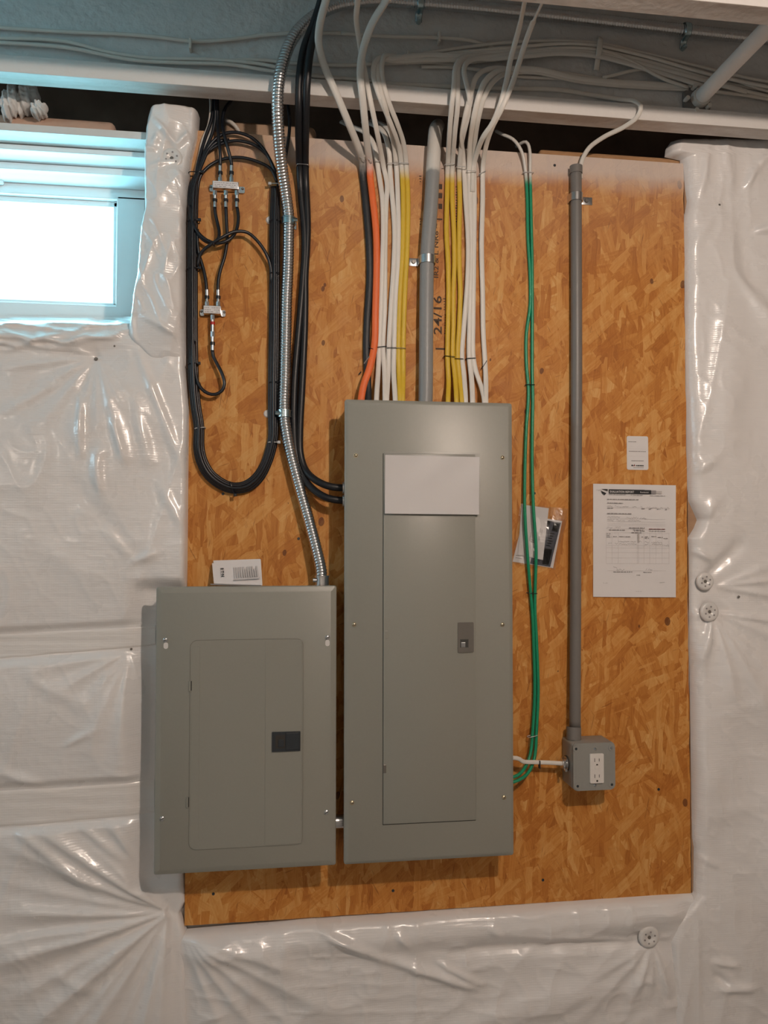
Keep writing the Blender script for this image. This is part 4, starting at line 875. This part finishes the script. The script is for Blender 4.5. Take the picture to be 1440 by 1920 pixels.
cable([(672, -40, -.26), (671, 0, -.23), (668, 35, -.19), (675, 85, -.15), (682, 125, -.135), (687, 150, -.130), (695, 191, -.122), (707, 248, -.085), (716, 295, -.025), (720, 317, B), (726, 346, B), (724, 381, B), (722, 462, B), (721, 579, B), (718, 649, B), (721, 696, B-.006), (722, 750, -.03), (722, 775, -.03)],
      'white cable just right of the orange one, running up past the joist', 'white', group=G1)
cable([(640, 228, .05), (663, 239, .012), (684, 248, -.010), (700, 269, -.018), (707, 301, -.012), (709, 317, B), (717, 375, B), (718.5, 433, B-.002), (717, 492, B-.003), (714, 579, B), (711, 649, B), (709, 696, B-.004), (706, 750, -.03), (706, 775, -.03)],
      'white cable arching from the dark gap, leftmost white one above the tall panel', 'white', group=G1)
cable([(680, 228, .05), (702, 235, .01), (719, 248, -.012), (728, 276, -.018), (731, 301, -.012), (731, 317, B), (736, 375, B), (740, 433, B), (738.5, 492, B), (733, 579, B), (729, 652, B), (728, 696, B-.004), (725, 750, -.03), (725, 775, -.03)],
      'left white cable of the second white pair left of the yellow cables', 'white', group=G1)
cable([(695, 226, .05), (716, 234, .01), (731, 248, -.014), (739, 276, -.018), (742, 301, -.012), (743.5, 317, B), (746, 375, B), (747, 433, B), (746, 492, B), (741.5, 560, B), (739, 652, B), (738, 696, B-.004), (741, 750, -.03), (741, 775, -.03)],
      'right white cable of the second white pair, touching the yellow cables', 'white', group=G1)
cable([(705, 228, .06), (724, 236, .02), (738, 246, -.008), (745, 268, -.014), (748, 295, -.006), (750, 312, -.004)], 'short white cable arching out of the gap just left of the yellow pair', 'white', group=G1)
cable([(1050, 87, -.104), (960, 94, -.110), (860, 104, -.114), (800, 103, -.114), (764, 106, -.118), (735, 110, -.124), (712, 108, -.130), (703, 118, -.135), (700, 140, -.135), (710, 177, -.130), (723, 209, -.112), (737, 243, -.08), (748, 276, -.035), (752, 303, -.012), (753.5, 320, B), (756, 375, B), (755, 462, B), (750, 550, B), (747, 652, B), (748, 700, B-.004), (750, 750, -.03), (750, 775, -.03)],
      'left yellow cable of the pair left of the grey conduit, its top painted white', 'yellow', .0056, .003, group=G1)
cable([(1050, 92, -.104), (960, 101, -.108), (870, 110, -.112), (800, 108, -.112), (764, 109, -.117), (735, 106, -.121), (722, 104, -.130), (716, 118, -.134), (716, 140, -.134), (719, 159, -.131), (730, 195, -.118), (744, 230, -.09), (756, 266, -.045), (761, 300, -.014), (762.5, 320, B), (765, 375, B), (763.5, 462, B), (759, 550, B), (756, 652, B), (756, 700, B-.004), (755, 750, -.03), (755, 775, -.03)],
      'right yellow cable of the pair left of the grey conduit', 'yellow', .0056, .003, group=G1)
cable([(960, 106, -.104), (890, 112, -.108), (830, 112, -.112), (780, 113, -.114), (742, 114, -.118), (716, 110, -.124), (708, 116, -.132), (708, 138, -.134), (713, 170, -.131), (722, 200, -.120), (731, 235, -.085), (737, 262, -.045), (741, 290, -.018), (742, 306, -.012)],
      'painted white cable looping over the joist edge behind the yellow pair', 'whitep', group=G1)
# right of the conduit
cable([(1330, 150, -.108), (1220, 118, -.108), (1124, 97, -.110), (1050, 92, -.110), (1000, 95, -.110), (950, 98, -.110), (915, 101, -.112), (893, 105, -.116), (873, 106, -.122), (862, 112, -.130), (854, 128, -.134), (852, 155, -.134), (847, 197, -.124), (843, 247, -.085), (840, 300, -.02), (839, 320, B), (838, 375, B), (837, 433, B), (840, 492, B-.002), (841, 550, B-.002), (840, 610, B-.002), (839, 668, B-.002), (841, 715, B-.006), (840, 750, -.03), (840, 775, -.03)],
      'leftmost yellow cable right of the grey conduit', 'yellow', .0056, .003, group=G2)
cable([(1400, 172, -.110), (1240, 130, -.110), (1124, 101, -.112), (1050, 96, -.112), (1000, 99, -.112), (950, 103, -.112), (920, 106, -.114), (893, 109, -.118), (872, 112, -.124), (861, 122, -.131), (858, 135, -.134), (858, 155, -.133), (858, 197, -.124), (853, 247, -.085), (849, 300, -.02), (848, 320, B), (848, 375, B), (851, 433, B), (852, 492, B), (850, 550, B), (850, 610, B), (849, 668, B), (853, 705, B-.006), (856, 750, -.03), (856, 775, -.03)],
      'middle yellow cable right of the grey conduit', 'yellow', .0056, .003, group=G2)
cable([(1330, 165, -.111), (1240, 138, -.111), (1124, 106, -.113), (1050, 100, -.113), (1000, 104, -.113), (950, 108, -.113), (920, 111, -.114), (893, 110, -.118), (880, 114, -.126), (871, 124, -.132), (870, 138, -.135), (875, 158, -.134), (880, 183, -.128), (878, 213, -.112), (870, 247, -.085), (865, 272, -.05), (862, 302, -.02), (861, 320, B), (862, 375, B), (861, 433, B), (861, 492, B), (863, 550, B), (861, 610, B), (858, 668, B), (862, 710, B-.006), (866, 750, -.03), (866, 775, -.03)],
      'rightmost yellow cable right of the grey conduit, beside the white ones', 'yellow', .0056, .003, group=G2)
cable([(1160, 156, -.100), (1050, 138, -.106), (960, 131, -.112), (930, 128, -.114), (905, 134, -.12), (890, 150, -.130), (883, 176, -.128), (873, 215, -.112), (866, 255, -.075), (868, 290, -.025), (870, 317, B), (873, 375, B), (877, 433, B-.002), (878, 480, B-.002), (876, 535, B-.002), (870, 610, B), (866, 665, B), (870, 705, B-.006), (873, 750, -.03), (873, 775, -.03)],
      'white cable crossing beside the rightmost yellow cable right of the grey conduit', 'white', group=G2)
cable([(1290, 164, -.102), (1160, 155, -.104), (1080, 146, -.108), (1010, 131, -.112), (970, 129, -.113), (940, 132, -.118), (922, 140, -.127), (908, 155, -.133), (898, 180, -.130), (888, 222, -.108), (882, 263, -.06), (880, 300, -.018), (880, 322, B), (881.5, 375, B), (884, 433, B), (883, 492, B), (881.5, 579, B), (880, 667, B), (884, 710, B-.006), (886, 750, -.03), (886, 775, -.03)],
      'wide painted white cable sweeping over the joist to the middle of the right bundle', 'white', .0062, .0032, group=G2)
cable([(1290, 167, -.102), (1160, 160, -.102), (1080, 151, -.106), (1010, 136, -.110), (975, 135, -.110), (948, 138, -.118), (930, 148, -.126), (916, 165, -.131), (905, 190, -.127), (897, 222, -.108), (891, 260, -.065), (888, 300, -.018), (887, 322, B-.003), (886, 360, B-.003)],
      'second painted white cable beside the wide one looping over the joist', 'whitep', .0055, .003, group=G2)
cable([(990, -30, -.30), (982, 12, -.25), (974, 50, -.20), (966, 80, -.175), (957, 113, -.155), (950, 150, -.143), (938, 195, -.132), (923, 232, -.11), (907, 255, -.085), (895, 285, -.04), (889, 308, -.014), (889, 330, B), (889.5, 375, B), (889, 433, B), (888, 520, B), (887, 600, B), (887, 665, B), (892, 695, B-.003), (903, 728, B-.008), (908, 750, -.03), (909, 775, -.03)],
      'white cable from the top whose lower end kinks right just above the tall panel', 'white', group=G2)
cable([(1030, -25, -.31), (1012, 15, -.25), (998, 45, -.21), (985, 80, -.178), (972, 122, -.155), (958, 163, -.143), (940, 205, -.130), (923, 238, -.10), (911, 275, -.05), (906, 308, -.014), (905, 330, B), (905, 375, B), (903, 460, B), (905, 550, B), (906, 622, B), (909, 672, B), (911, 715, B-.006), (911, 750, -.03), (911, 775, -.03)],
      'rightmost white cable above the tall panel, coming down from the top centre right', 'white', group=G2)
# white cable to the thin conduit
cable([(540, 140, -.100), (640, 150, -.098), (720, 157, -.098), (850, 163, -.098), (950, 166, -.098), (1050, 169, -.098), (1120, 180, -.100), (1165, 187, -.105), (1190, 189, -.118), (1202, 200, -.128), (1195, 219, -.120), (1170, 238, -.095), (1132, 257, -.060), (1103, 279, -.03), (1090, 305, -.0145), (1088, 335, -.0145)],
      'painted white cable running along the joist then looping down into the thin conduit', 'whitep', .0052, .0036, name='electrical_cable')
# short white feed to the outlet box
cable([(955, 1421, -.045), (966, 1421, -.045), (974, 1423, -.044), (980, 1428, -.038), (1000, 1429, -.034), (1030, 1430, -.034), (1064, 1432, -.034)], 'short white cable from the tall panel to the outlet box', 'white', .0048, .0030)
# runs along the joist web
JG = 'thin painted cables along the joist'
W = [([(640, 62), (720, 68), (830, 71), (880, 76), (915, 86), (940, 99), (953, 112)], 'painted cable bending down at the double white cables on the joist', .105),
     ([(-60, 48), (0, 52), (130, 60), (230, 64), (300, 70), (360, 77), (430, 74), (500, 65), (560, 62), (640, 62)], 'topmost thin painted cable along the left of the joist', .103),
     ([(-60, 70), (0, 72), (70, 73), (130, 79), (200, 97), (270, 108), (400, 112), (500, 122), (560, 137), (700, 152)], 'thin painted cable dipping across the left of the joist', .103),
     ([(-60, 78), (0, 80), (130, 90), (210, 106), (260, 114), (340, 118), (430, 121), (520, 135), (640, 148)], 'lowest painted cable along the left of the joist', .106),
     ([(415, 115), (480, 112), (560, 119), (660, 122), (720, 119), (800, 117), (850, 121)], 'short painted cable along the joist behind the black service cables', .101),
     ([(765, 106), (850, 92), (950, 80), (1050, 77), (1124, 82), (1200, 98), (1300, 122), (1400, 146), (1440, 153), (1640, 180)], 'topmost painted cable of the sagging bunch right of the joist strap', .108),
     ([(765, 111), (860, 99), (960, 89), (1060, 82), (1124, 86), (1220, 108), (1310, 134), (1440, 163), (1640, 195)], 'second painted cable of the sagging bunch on the joist', .112),
     ([(893, 105), (960, 95), (1060, 86), (1124, 90), (1200, 117), (1310, 148), (1440, 180), (1640, 212)], 'third painted cable of the sagging bunch on the joist', .106),
     ([(893, 110), (960, 101), (1040, 91), (1124, 94), (1185, 116), (1240, 146), (1290, 164)], 'painted cable crossing down to the foot of the slanting pipe', .112),
     ([(877, 117), (950, 109), (1000, 100), (1124, 101), (1180, 112)], 'painted cable at the underside of the sagging bunch', .104),
     ([(980, 131), (1030, 133), (1080, 146), (1150, 152), (1240, 157), (1290, 163)], 'lone painted cable low on the joist left of the slanting pipe', .104),
     ([(1130, 146), (1165, 137), (1190, 131), (1215, 128)], 'short painted cable slanting between the bunch and the lower run', .104),
     ([(1290, 160), (1345, 172), (1400, 179), (1440, 186), (1640, 215)], 'lowest painted cable right of the slanting pipe', .104),
     ([(1360, 140), (1385, 152), (1440, 171), (1640, 205)], 'painted cable merging behind the slanting pipe', .105),
     ([(790, 125), (850, 126), (900, 131), (960, 142), (1080, 148)], 'faint painted cable below the loops on the joist', .101),
     ([(1000, 83), (1070, 79), (1124, 88), (1190, 104), (1260, 128), (1340, 152), (1440, 170), (1640, 200)], 'fourth painted cable of the sagging bunch on the joist', .100)]
for pts, lab, y in W: cable([(a_, b_, -y) for a_, b_ in pts], lab, 'whitep', .0042, .0032, group=JG, step=.012, seg=8)
# strap holding the bunch
a = P(1126, 73, -.116); b = P(1118, 132, -.100); v, f = sweep(catmull([P(1127, 71, -.098), P(1126, 76, -.117), P(1123, 100, -.119), P(1121, 112, -.108), P(1118, 132, -.100)], .004), lambda i, t: (.0065*np.cos(t)+0*i, .0014*np.sin(t)+0*i, 0*i+0*t), 8)
tag(obj('cable_strap', (v, f), M['whitep'], smooth=True), 'white plastic strap across the bunch of cables on the joist', 'strap')
for px, py, lab in ((823, 71, 'small white staple on the top thin cable of the joist'), (357, 84, 'small painted hook below the left thin cable on the joist'), (765, 107, 'white staple where the cables turn down left of the conduit'), (893, 106, 'white staple where the cables turn down right of the conduit')):
    c = P(px, py, -.106); tag(obj('cable_staple', box((c[0]-.0025, -.095, c[2]-.011), (c[0]+.0025, -.1125, c[2]+.011), .001), M['whitep']), lab, 'staple', 'painted staples on the joist')

# slanting (in fact horizontal) pipe through the joists
c = P(1310, 187, -.10); pw_ = thing('white_pipe', (c[0], -.1, c[2]), 'white painted pipe passing above the nearer joist to a dark fitting', 'pipe')
obj('pipe', cyl((c[0], -.098, c[2]), (c[0], -.84, c[2]+.004), .0165, None, 28), M['paint'], pw_, autosmooth=40)
bm = bm_new(); add_cyl(bm, (c[0]-.006, -.096, c[2]-.004), (c[0]-.006, -.104, c[2]-.004), .036, None, 6); fl = obj('fitting', bm, M['pvc2'], pw_, autosmooth=30)
bm = bm_new(); add_cyl(bm, (c[0], -.103, c[2]), (c[0], -.118, c[2]), .0215, .0205, 20)
for k in range(5):
    an = math.radians(40+72*k); q = Vector((c[0]-.006+.028*math.cos(an), 0, c[2]-.004+.028*math.sin(an))); add_cyl(bm, (q.x, -.102, q.z), (q.x, -.116, q.z), .005, None, 10)
obj('lock_nut', bm, M['whitep'], fl, autosmooth=40)

# black service cables
SG = 'thick black service cables'
cable([(612, -40, -.20), (602, 0, -.172), (590, 38, -.155), (570, 90, -.142), (561, 150, -.137), (560, 200, -.122), (560, 250, -.085), (561.5, 307, -.03), (563, 345, -.014), (565, 375, -.012), (570, 425, -.012), (571, 470, -.012), (568, 520, -.013), (565, 560, -.014), (560, 620, -.013), (554, 690, -.012), (551, 750, -.012), (551, 800, -.012), (555, 852, -.012), (565, 885, -.016), (580, 910, -.028), (602, 928, -.042), (622, 936, -.05), (652, 939, -.05)],
      'left thick black service cable, entering the tall panel through its lower side connector', 'black', .0078, .0068, group=SG)
cable([(622, -40, -.21), (611, 0, -.185), (598, 38, -.168), (583, 90, -.156), (576, 150, -.145), (574, 200, -.122), (573, 250, -.085), (572.5, 307, -.03), (573.5, 345, -.013), (575, 375, -.012), (576.5, 425, -.012), (575, 470, -.012), (572, 520, -.012), (572, 560, -.012), (571, 620, -.012), (568, 690, -.012), (565, 750, -.012), (562.5, 800, -.012), (563, 850, -.014), (572, 880, -.022), (586, 896, -.034), (602, 906, -.043), (622, 913, -.05), (652, 915, -.05)],
      'right thick black service cable, entering the tall panel through its upper side connector', 'black', .0078, .0068, group=SG)
# green ground wires
GG = 'green ground wires'
cable([(930, 246, .02), (942, 252, .0), (963, 262, -.012), (978, 284, -.014), (985, 318, -.008), (987, 340, -.006), (988.6, 374, -.005), (990, 447, -.005), (994, 519, -.005), (994, 573, -.005), (987, 627, -.005), (987, 681, -.005), (991, 735, -.006), (986.6, 805, -.008), (984, 889, -.010), (984, 958, -.014), (988, 1028, -.014), (993.6, 1097, -.010), (998, 1150, -.008), (1001, 1222, -.008), (1002.5, 1294, -.009), (999, 1367, -.012), (994, 1415, -.020), (983, 1441, -.035), (970, 1454, -.046), (952, 1460, -.05)],
      'left green ground wire curling into the lower right side of the tall panel', 'green', .0037, .0037, cat='wire', group=GG, name='ground_wire')
cable([(968, 275, .02), (980, 267, .0), (988.6, 267, -.010), (993.5, 284, -.012), (994, 318, -.008), (994.5, 340, -.006), (996, 410, -.005), (997.6, 483, -.005), (998, 555, -.005), (998, 627, -.005), (998, 700, -.005), (999, 750, -.006), (998, 805, -.008), (998, 889, -.010), (1000.5, 958, -.014), (1005, 1028, -.014), (1004, 1083, -.010), (1003, 1139, -.008), (1006, 1200, -.008), (1009, 1294, -.009), (1006, 1367, -.012), (1002, 1421, -.020), (991, 1448, -.035), (974, 1462, -.046), (952, 1469, -.05)],
      'right green ground wire, outer one where they curl into the tall panel', 'green', .0037, .0037, cat='wire', group=GG, name='ground_wire')

# coax coil
CG = 'black coax cables of the coil'
xl_tab = [(285, 376), (320, 366), (350, 364), (400, 361.5), (500, 361), (600, 361), (700, 362.5), (760, 367), (800, 373), (850, 378)]
def loop(k, arc, lab):
    """one turn of the coil: arc over the top, down the left, round the bottom, up the right"""
    o_ = [-7.0, 0.5, 7.0, -3.5, 4.0, 0.0][k]; dz = [.010, .010, .010, .0165, .0165, .0225][k]
    L = [(np.interp(y, *zip(*xl_tab))+o_, y, -dz) for y in (350, 400, 500, 600, 700, 760, 800)]
    s_ = o_/7.0
    bot = [(373+o_*1.1, 840, -dz), (379+o_*1.2, 866, -dz), (392+o_*1.15, 889-o_*0.4, -dz), (414+o_*.7, 907-o_*0.9, -dz), (437, 915-o_*1.1, -dz), (462-o_*.6, 912-o_*1.0, -dz), (484-o_*1.0, 895-o_*.6, -dz), (499-o_*1.1, 869, -dz), (507-o_*1.05, 845, -dz)]
    R_ = [(512-o_*.95, 820, -dz), (512.5-o_*1.05, 770, -dz), (513-o_*1.05, 700, -dz), (514-o_, 600, -dz), (514.5-o_, 500, -dz), (515-o_, 420, -dz), (516.5-o_*.8, 350, -dz)]
    pts = ([] if not arc else arc) + L + bot + R_
    cable(pts, lab, 'coax', .0036, .0036, group=CG, name='coax_cable', step=.007, seg=10)
a1 = [(518, 332, -.012), (505, 297, -.014), (488, 272, -.016), (468, 256, -.018), (441, 248, -.018), (415, 253, -.017), (395, 270, -.015), (382, 293, -.013), (371, 320, -.011)]
a2 = [(517, 322, -.014), (500, 290, -.014), (475, 271, -.016), (445, 264, -.017), (420, 268, -.016), (400, 277, -.015), (386, 290, -.013), (376, 312, -.011)]
a3 = [(520, 342, -.014), (508, 317, -.013), (482, 303, -.013), (452, 295.5, -.014), (425, 297, -.014), (404, 304, -.013), (388, 315, -.013), (376, 330, -.012)]
loop(0, a2, 'black coax turn with the middle arch over the upper splitter')
loop(1, a1, 'black coax turn with the highest arch over the upper splitter')
loop(2, a3, 'black coax turn with the lowest arch just above the upper splitter')
loop(3, [(404, 180, -.02), (403, 225, -.012), (398, 250, -.010), (386, 280, -.012), (372, 318, -.016)], 'black coax coming down from the gap into the left side of the coil')
loop(4, [(401, 180, -.01), (397, 222, -.010), (386, 255, -.010), (377, 285, -.012), (369, 320, -.016)], 'leftmost black coax coming down from the gap into the coil')
loop(5, [(430, 262, -.012), (408, 266, -.014), (392, 280, -.016), (380, 305, -.018), (372, 325, -.020)], 'black coax lying on the front of the coil strands')
cable([(394, 178, .01), (395, 205, -.004), (391, 235, -.006), (380, 262, -.007), (374, 290, -.008), (368, 318, -.006), (364, 350, -.004)], 'thin paint-dusted cable at the upper left of the coax coil', 'whitep', .003, .003, group=CG, name='coax_cable', seg=8)
cable([(402, 178, .01), (403, 210, -.004), (398, 240, -.005), (387, 268, -.006), (378, 295, -.006), (370, 325, -.004)], 'second paint-dusted cable beside the upper left of the coax coil', 'whitep', .003, .003, group=CG, name='coax_cable', seg=8)
cable([(537, 180, -.02), (541, 205, -.018), (543, 232, -.015), (541, 262, -.012), (536, 290, -.010), (529, 320, -.009), (521, 350, -.009), (519, 400, -.009)], 'lone black coax bowing out behind the metal conduit', 'coax', .0036, .0036, name='coax_cable')
cable([(450, 262, .05), (447, 245, .03), (437, 232, .02), (425, 226, .03)], 'dusty grey cable end in the gap right of the hanging coax', 'whitep', .0045, .0045)
cx_ = lambda pts, lab: cable(pts, lab, 'coax', .0036, .0036, name='coax_cable', seg=10)
cx_([(407, 175, -.02), (407.6, 191, -.018), (407.6, 226, -.014), (410, 258, -.020), (413, 289, -.022), (413, 314, -.016)], 'black coax dropping into the left top port of the upper splitter')
cx_([(443, 176, -.01), (435, 187, -.010), (422, 203, -.012), (417, 226, -.014), (420, 251, -.022), (427, 277, -.022), (434, 306, -.016), (434.5, 312, -.016)], 'black coax dropping into the right top port of the upper splitter')
cx_([(403, 386, -.016), (403, 396, -.016), (407, 415, -.016), (411, 435, -.020), (409, 449, -.024), (396, 456, -.024), (380, 449, -.022), (368, 434, -.020), (360, 415, -.018), (357, 395, -.018)], 'black coax from the left bottom port of the upper splitter curling into the coil')
cx_([(423.5, 386, -.016), (425, 420, -.015), (426, 448, -.014), (421, 482, -.014), (413, 507, -.015), (409, 530, -.016), (409, 548, -.016)], 'black coax linking the middle port of the upper splitter to the lower splitter')
cx_([(444, 386, -.016), (447, 405, -.018), (444, 430, -.022), (434, 446, -.028), (418, 455, -.030), (398, 455, -.029), (380, 445, -.027), (366, 428, -.024), (359, 408, -.022), (356, 385, -.020)], 'black coax from the right bottom port of the upper splitter curling left')
cx_([(371, 500, -.020), (372, 490, -.022), (377, 474, -.026), (393, 460, -.032), (415, 446, -.036), (438, 435, -.032), (462, 435, -.026), (481, 450, -.024), (497, 472, -.022), (507, 497, -.018), (509, 530, -.016)], 'black coax arching from the left side of the coil across to the right side')
cx_([(370, 430, -.018), (370, 455, -.018), (374, 480, -.016), (381, 503, -.015), (386, 527, -.016), (387.5, 548, -.016)], 'black coax from the coil into the left top port of the lower splitter')
cx_([(398.5, 654, -.016), (400, 668, -.016), (407, 682, -.018), (417, 702, -.022), (421, 719, -.024), (416, 733, -.024), (402, 740, -.024), (386, 736, -.024), (373, 722, -.022), (367, 702, -.020), (365, 675, -.020), (364, 640, -.019)], 'black coax hanging in a small loop below the lower splitter')
# coax connectors and splitters
def zc(x, py, y): return P(x, py, y)
def connector(parent, px, py0, py1, y, ring=0.5, col='coax', name='coax_connector'):
    a_, b_ = P(px, py0, y), P(px, py1, y); L = b_-a_; bm = bm_new(); q = lambda t: a_+L*t
    add_cyl(bm, q(0), q(.28), .0048, None, 6); add_cyl(bm, q(.28), q(ring-.06), .0040, .0034, 16); add_cyl(bm, q(ring+.08), q(1), .0040, .0044, 16)
    o = obj(name, bm, M['zinc'], parent, autosmooth=40); obj('coloured_band', cyl(q(ring-.07), q(ring+.1), .0052, None, 16), M[col], o, autosmooth=40); return o
def splitter(px0, px1, py0, py1, label, ears):
    a_, b_ = P(px0, py0, -.012), P(px1, py1, -.012); t = thing('coax_splitter', ((a_[0]+b_[0])/2, 0, b_[2]), label, 'splitter')
    y0 = -.006; bm = bm_new(); add_box(bm, (a_[0], -.004, b_[2]), (b_[0], -.021, a_[2]), .0012); obj('body', bm, M['zinc'], t, autosmooth=30)
    w, h = b_[0]-a_[0], a_[2]-b_[2]; o = obj('face_label', box((a_[0]+.03*w, -.0208, b_[2]+.06*h), (b_[0]-.03*w, -.0214, a_[2]-.06*h)), M['paper'], t)
    bm = bm_new(); r = random.Random(int(px0))
    for row in (.72, .45, .22):
        u = .08
        while u < .88:
            e = u+r.uniform(.04, .14)
            if r.random() < .8: add_box(bm, (a_[0]+u*w, -.0212, b_[2]+(row-.035)*h), (a_[0]+min(e, .92)*w, -.0216, b_[2]+(row+.035)*h))
            u = e+.03
    obj('printing', bm, M['pencil'], o)
    for sg, ex in ((-1, ears[0]), (1, ears[1])):
        xe = P(ex, (py0+py1)/2, -.004)[0]; x0 = a_[0] if sg < 0 else b_[0]; bm = bm_new(); zc_ = b_[2]+h*.30
        for r_ in (rrect(min(x0-sg*.001, xe), max(x0-sg*.001, xe), zc_-.0065, zc_+.0075, .003, 4),): add_prism(bm, r_, -.0035, -.0060)
        e_ = obj('mounting_ear', bm, M['zinc'], t, autosmooth=30); xm = (x0+xe)/2+sg*.0015; bm = bm_new(); add_cyl(bm, (xm, -.006, zc_+.003), (xm, -.0085, zc_+.003), .0030, .002, 12); obj('ear_screw', bm, M['latch_grey'], e_, autosmooth=40)
    return t
s1 = splitter(399, 448, 341.5, 358, 'upper silver coax splitter with five connectors and a white label', (393, 459))
connector(s1, 413, 342, 311, -.016, .55); connector(s1, 434, 342, 311, -.016, .55)
for x in (403, 423.5, 444): connector(s1, x, 358, 389, -.016, .56)
s2 = splitter(382, 415, 574.5, 591, 'lower silver coax splitter with three connectors', (375.5, 423))
connector(s2, 388, 575, 544, -.016, .55); connector(s2, 409, 575, 544, -.016, .55); connector(s2, 398.5, 591, 622, -.016, .48, 'red'); connector(s2, 398.5, 622, 657, -.016, .62, 'coax')

# cable ties, staples on the cable runs
def tie(px0, px1, py0, py1, y, lab, m='coax', h=.0022, depth=.024, tail=None, group='cable ties'):
    a_, b_ = P(px0, py0, y), P(px1, py1, y); bm = bm_new(); n = 20; d = b_-a_; c = (a_+b_)/2; L = d.length/2; dn = d.normalized()
    pts = [c+dn*(L*math.copysign(abs(math.cos(t))**.5, math.cos(t)))+Vector((0, (depth/2)*math.copysign(abs(math.sin(t))**.5, math.sin(t)), 0))+Vector((0, depth/2-.001, 0)) for t in [2*math.pi*k/n for k in range(n)]]
    pts = [Vector((q.x, min(q.y, -.0008), q.z)) for q in pts]
    for k in range(n):
        q0, q1 = pts[k], pts[(k+1) % n]
        if (q1-q0).length > 1e-5: add_cyl(bm, q0, q1+(q1-q0)*.15, h*.5, None, 6)
    if tail: q = c+dn*L*tail; add_box(bm, q+Vector((-.0025, -.002, -.003)), q+Vector((.0045, .003, .003)), .0008)
    return tag(obj('cable_tie', bm, M[m]), lab, 'cable tie', group)
TG = [(353, 378, 322, 322, -.022, 'black tie on the coil beside the lowest coax arch', 'coax', 1), (351, 373, 412, 412, -.022, 'black tie on the left of the coil at the upper splitter outputs', 'coax', 1), (350, 373, 502, 502, -.022, 'black tie on the left of the coil between the splitters', 'coax', 1),
      (352, 372, 681, 681, -.022, 'black tie on the left of the coil beside the small coax loop', 'coax', 1), (365, 384, 803, 801, -.022, 'grey tie on the left of the coil above the bottom bend', 'tie_grey', None), (505, 525, 344, 344, -.020, 'grey tie at the upper right of the coil', 'tie_grey', -1),
      (505, 526, 412, 412, -.022, 'black tie on the right of the coil beside the upper conduit clamp', 'coax', None), (505, 524, 511, 511, -.022, 'black tie on the right of the coil halfway up', 'coax', None), (504, 524, 716, 716, -.022, 'black tie on the right of the coil above the lower conduit clamp', 'coax', None), (503, 522, 829, 829, -.022, 'grey tie on the right of the coil above the bottom bend', 'tie_grey', 1)]
for x0, x1, y0, y1, yy, lab, m, tl in TG: tie(x0, x1, y0, y1, yy, lab, m, tail=tl, group='ties on the coax coil')
tie(431, 440, 903, 928, -.022, 'black tie at the lowest point of the coax coil', 'coax', .003, group='ties on the coax coil', tail=1)
tie(392, 402, 449, 459, -.036, 'small black tie where the curling coax cables cross', 'coax', group='ties on the coax coil', depth=.014)
SGp = 'staples over the cable runs'
for x0, x1, y0, y1, yy, lab, m, dp in ((556, 580, 307, 309, -.040, 'shiny staple across the two thick black service cables', 'zinc', .024), (668, 684, 291, 300, -.034, 'paint-coated staple across the top of the black cable', 'tie_grey', .02), (684, 697, 294, 303, -.026, 'staple across the top of the orange cable', 'tie_grey', .018),
        (703, 722, 302, 303, -.018, 'upper staple over the first white pair', 'tie_grey', .016), (726, 746, 306, 307, -.018, 'upper staple over the second white pair', 'tie_grey', .016), (748, 767, 305, 306, -.018, 'upper staple over the left yellow pair', 'tie_grey', .016),
        (691, 704, 651, 657, -.013, 'lower staple over the orange cable', 'coax', .012), (706, 725, 651, 649, -.012, 'lower staple over the first white pair', 'coax', .011), (726, 744, 652, 652, -.012, 'lower staple over the second white pair', 'coax', .011), (742, 761, 652, 653, -.012, 'shiny lower staple over the left yellow pair', 'zinc', .011),
        (834, 853, 308, 307, -.022, 'upper staple over the yellow pair right of the conduit', 'tie_grey', .018), (856, 875, 312, 313, -.022, 'upper staple over the third yellow cable', 'tie_grey', .018), (876, 893, 320, 321, -.018, 'upper staple over the middle white pair', 'tie_grey', .014), (899, 911, 326, 320, -.016, 'upper staple over the rightmost white cable', 'tie_grey', .012),
        (833, 853, 667, 669, -.013, 'lower staple over the yellow pair right of the conduit', 'coax', .012), (853, 869, 672, 673, -.012, 'lower staple over the third yellow cable', 'coax', .011), (874, 892, 672, 671, -.012, 'lower staple over the middle white pair', 'coax', .011), (904, 913, 690, 676, -.012, 'slanted lower staple over the rightmost white cable', 'coax', .011),
        (981, 1001, 323, 323, -.012, 'grey tie at the painted top of the green wires', 'tie_grey', .011), (986, 1003, 721, 721, -.011, 'black tie on the green wires level with the conduit strap below', 'coax', .010), (989, 1008, 1112, 1113, -.013, 'black tie on the green wires below the plastic bag', 'coax', .012), (991, 1008, 1383, 1379, -.020, 'thin tie on the green wires above the outlet box', 'tie_grey', .014)):
    tie(x0, x1, y0, y1, yy, lab, m, .0016, dp, group=SGp)
a = P(684, 680, -.010); tag(obj('staple_leg', cyl(P(683, 682, -.010), P(693, 668, -.016), .0016, None, 8), M['zinc']), 'bent shiny staple leg left of the orange cable above the tall panel', 'staple')
tag(obj('staple_leg', cyl(P(673, 702, -.003), P(677, 697, -.008), .0014, None, 8), M['latch_dark']), 'dark nail tip left of the orange cable above the tall panel', 'nail')
tag(obj('cable_staple', box(P(1010, 1432, -.030)+Vector((-.001, -.010, -.0085)), P(1010, 1432, -.030)+Vector((.001, .0, .0085))), M['latch_dark']), 'small dark staple on the short white cable beside the outlet box', 'staple')
for px, py, lab in ((506, 413, 'round white screw cap behind the right coil at the upper clamp'), (502, 776, 'round white screw cap behind the right coil at the lower clamp')):
    c = P(px, py, 0); tag(obj('screw_cap', cyl((c[0], -.0002, c[2]), (c[0], -.004, c[2]), .009, .007, 24), M['washer'], autosmooth=40), lab, 'screw cap', 'white screw caps')
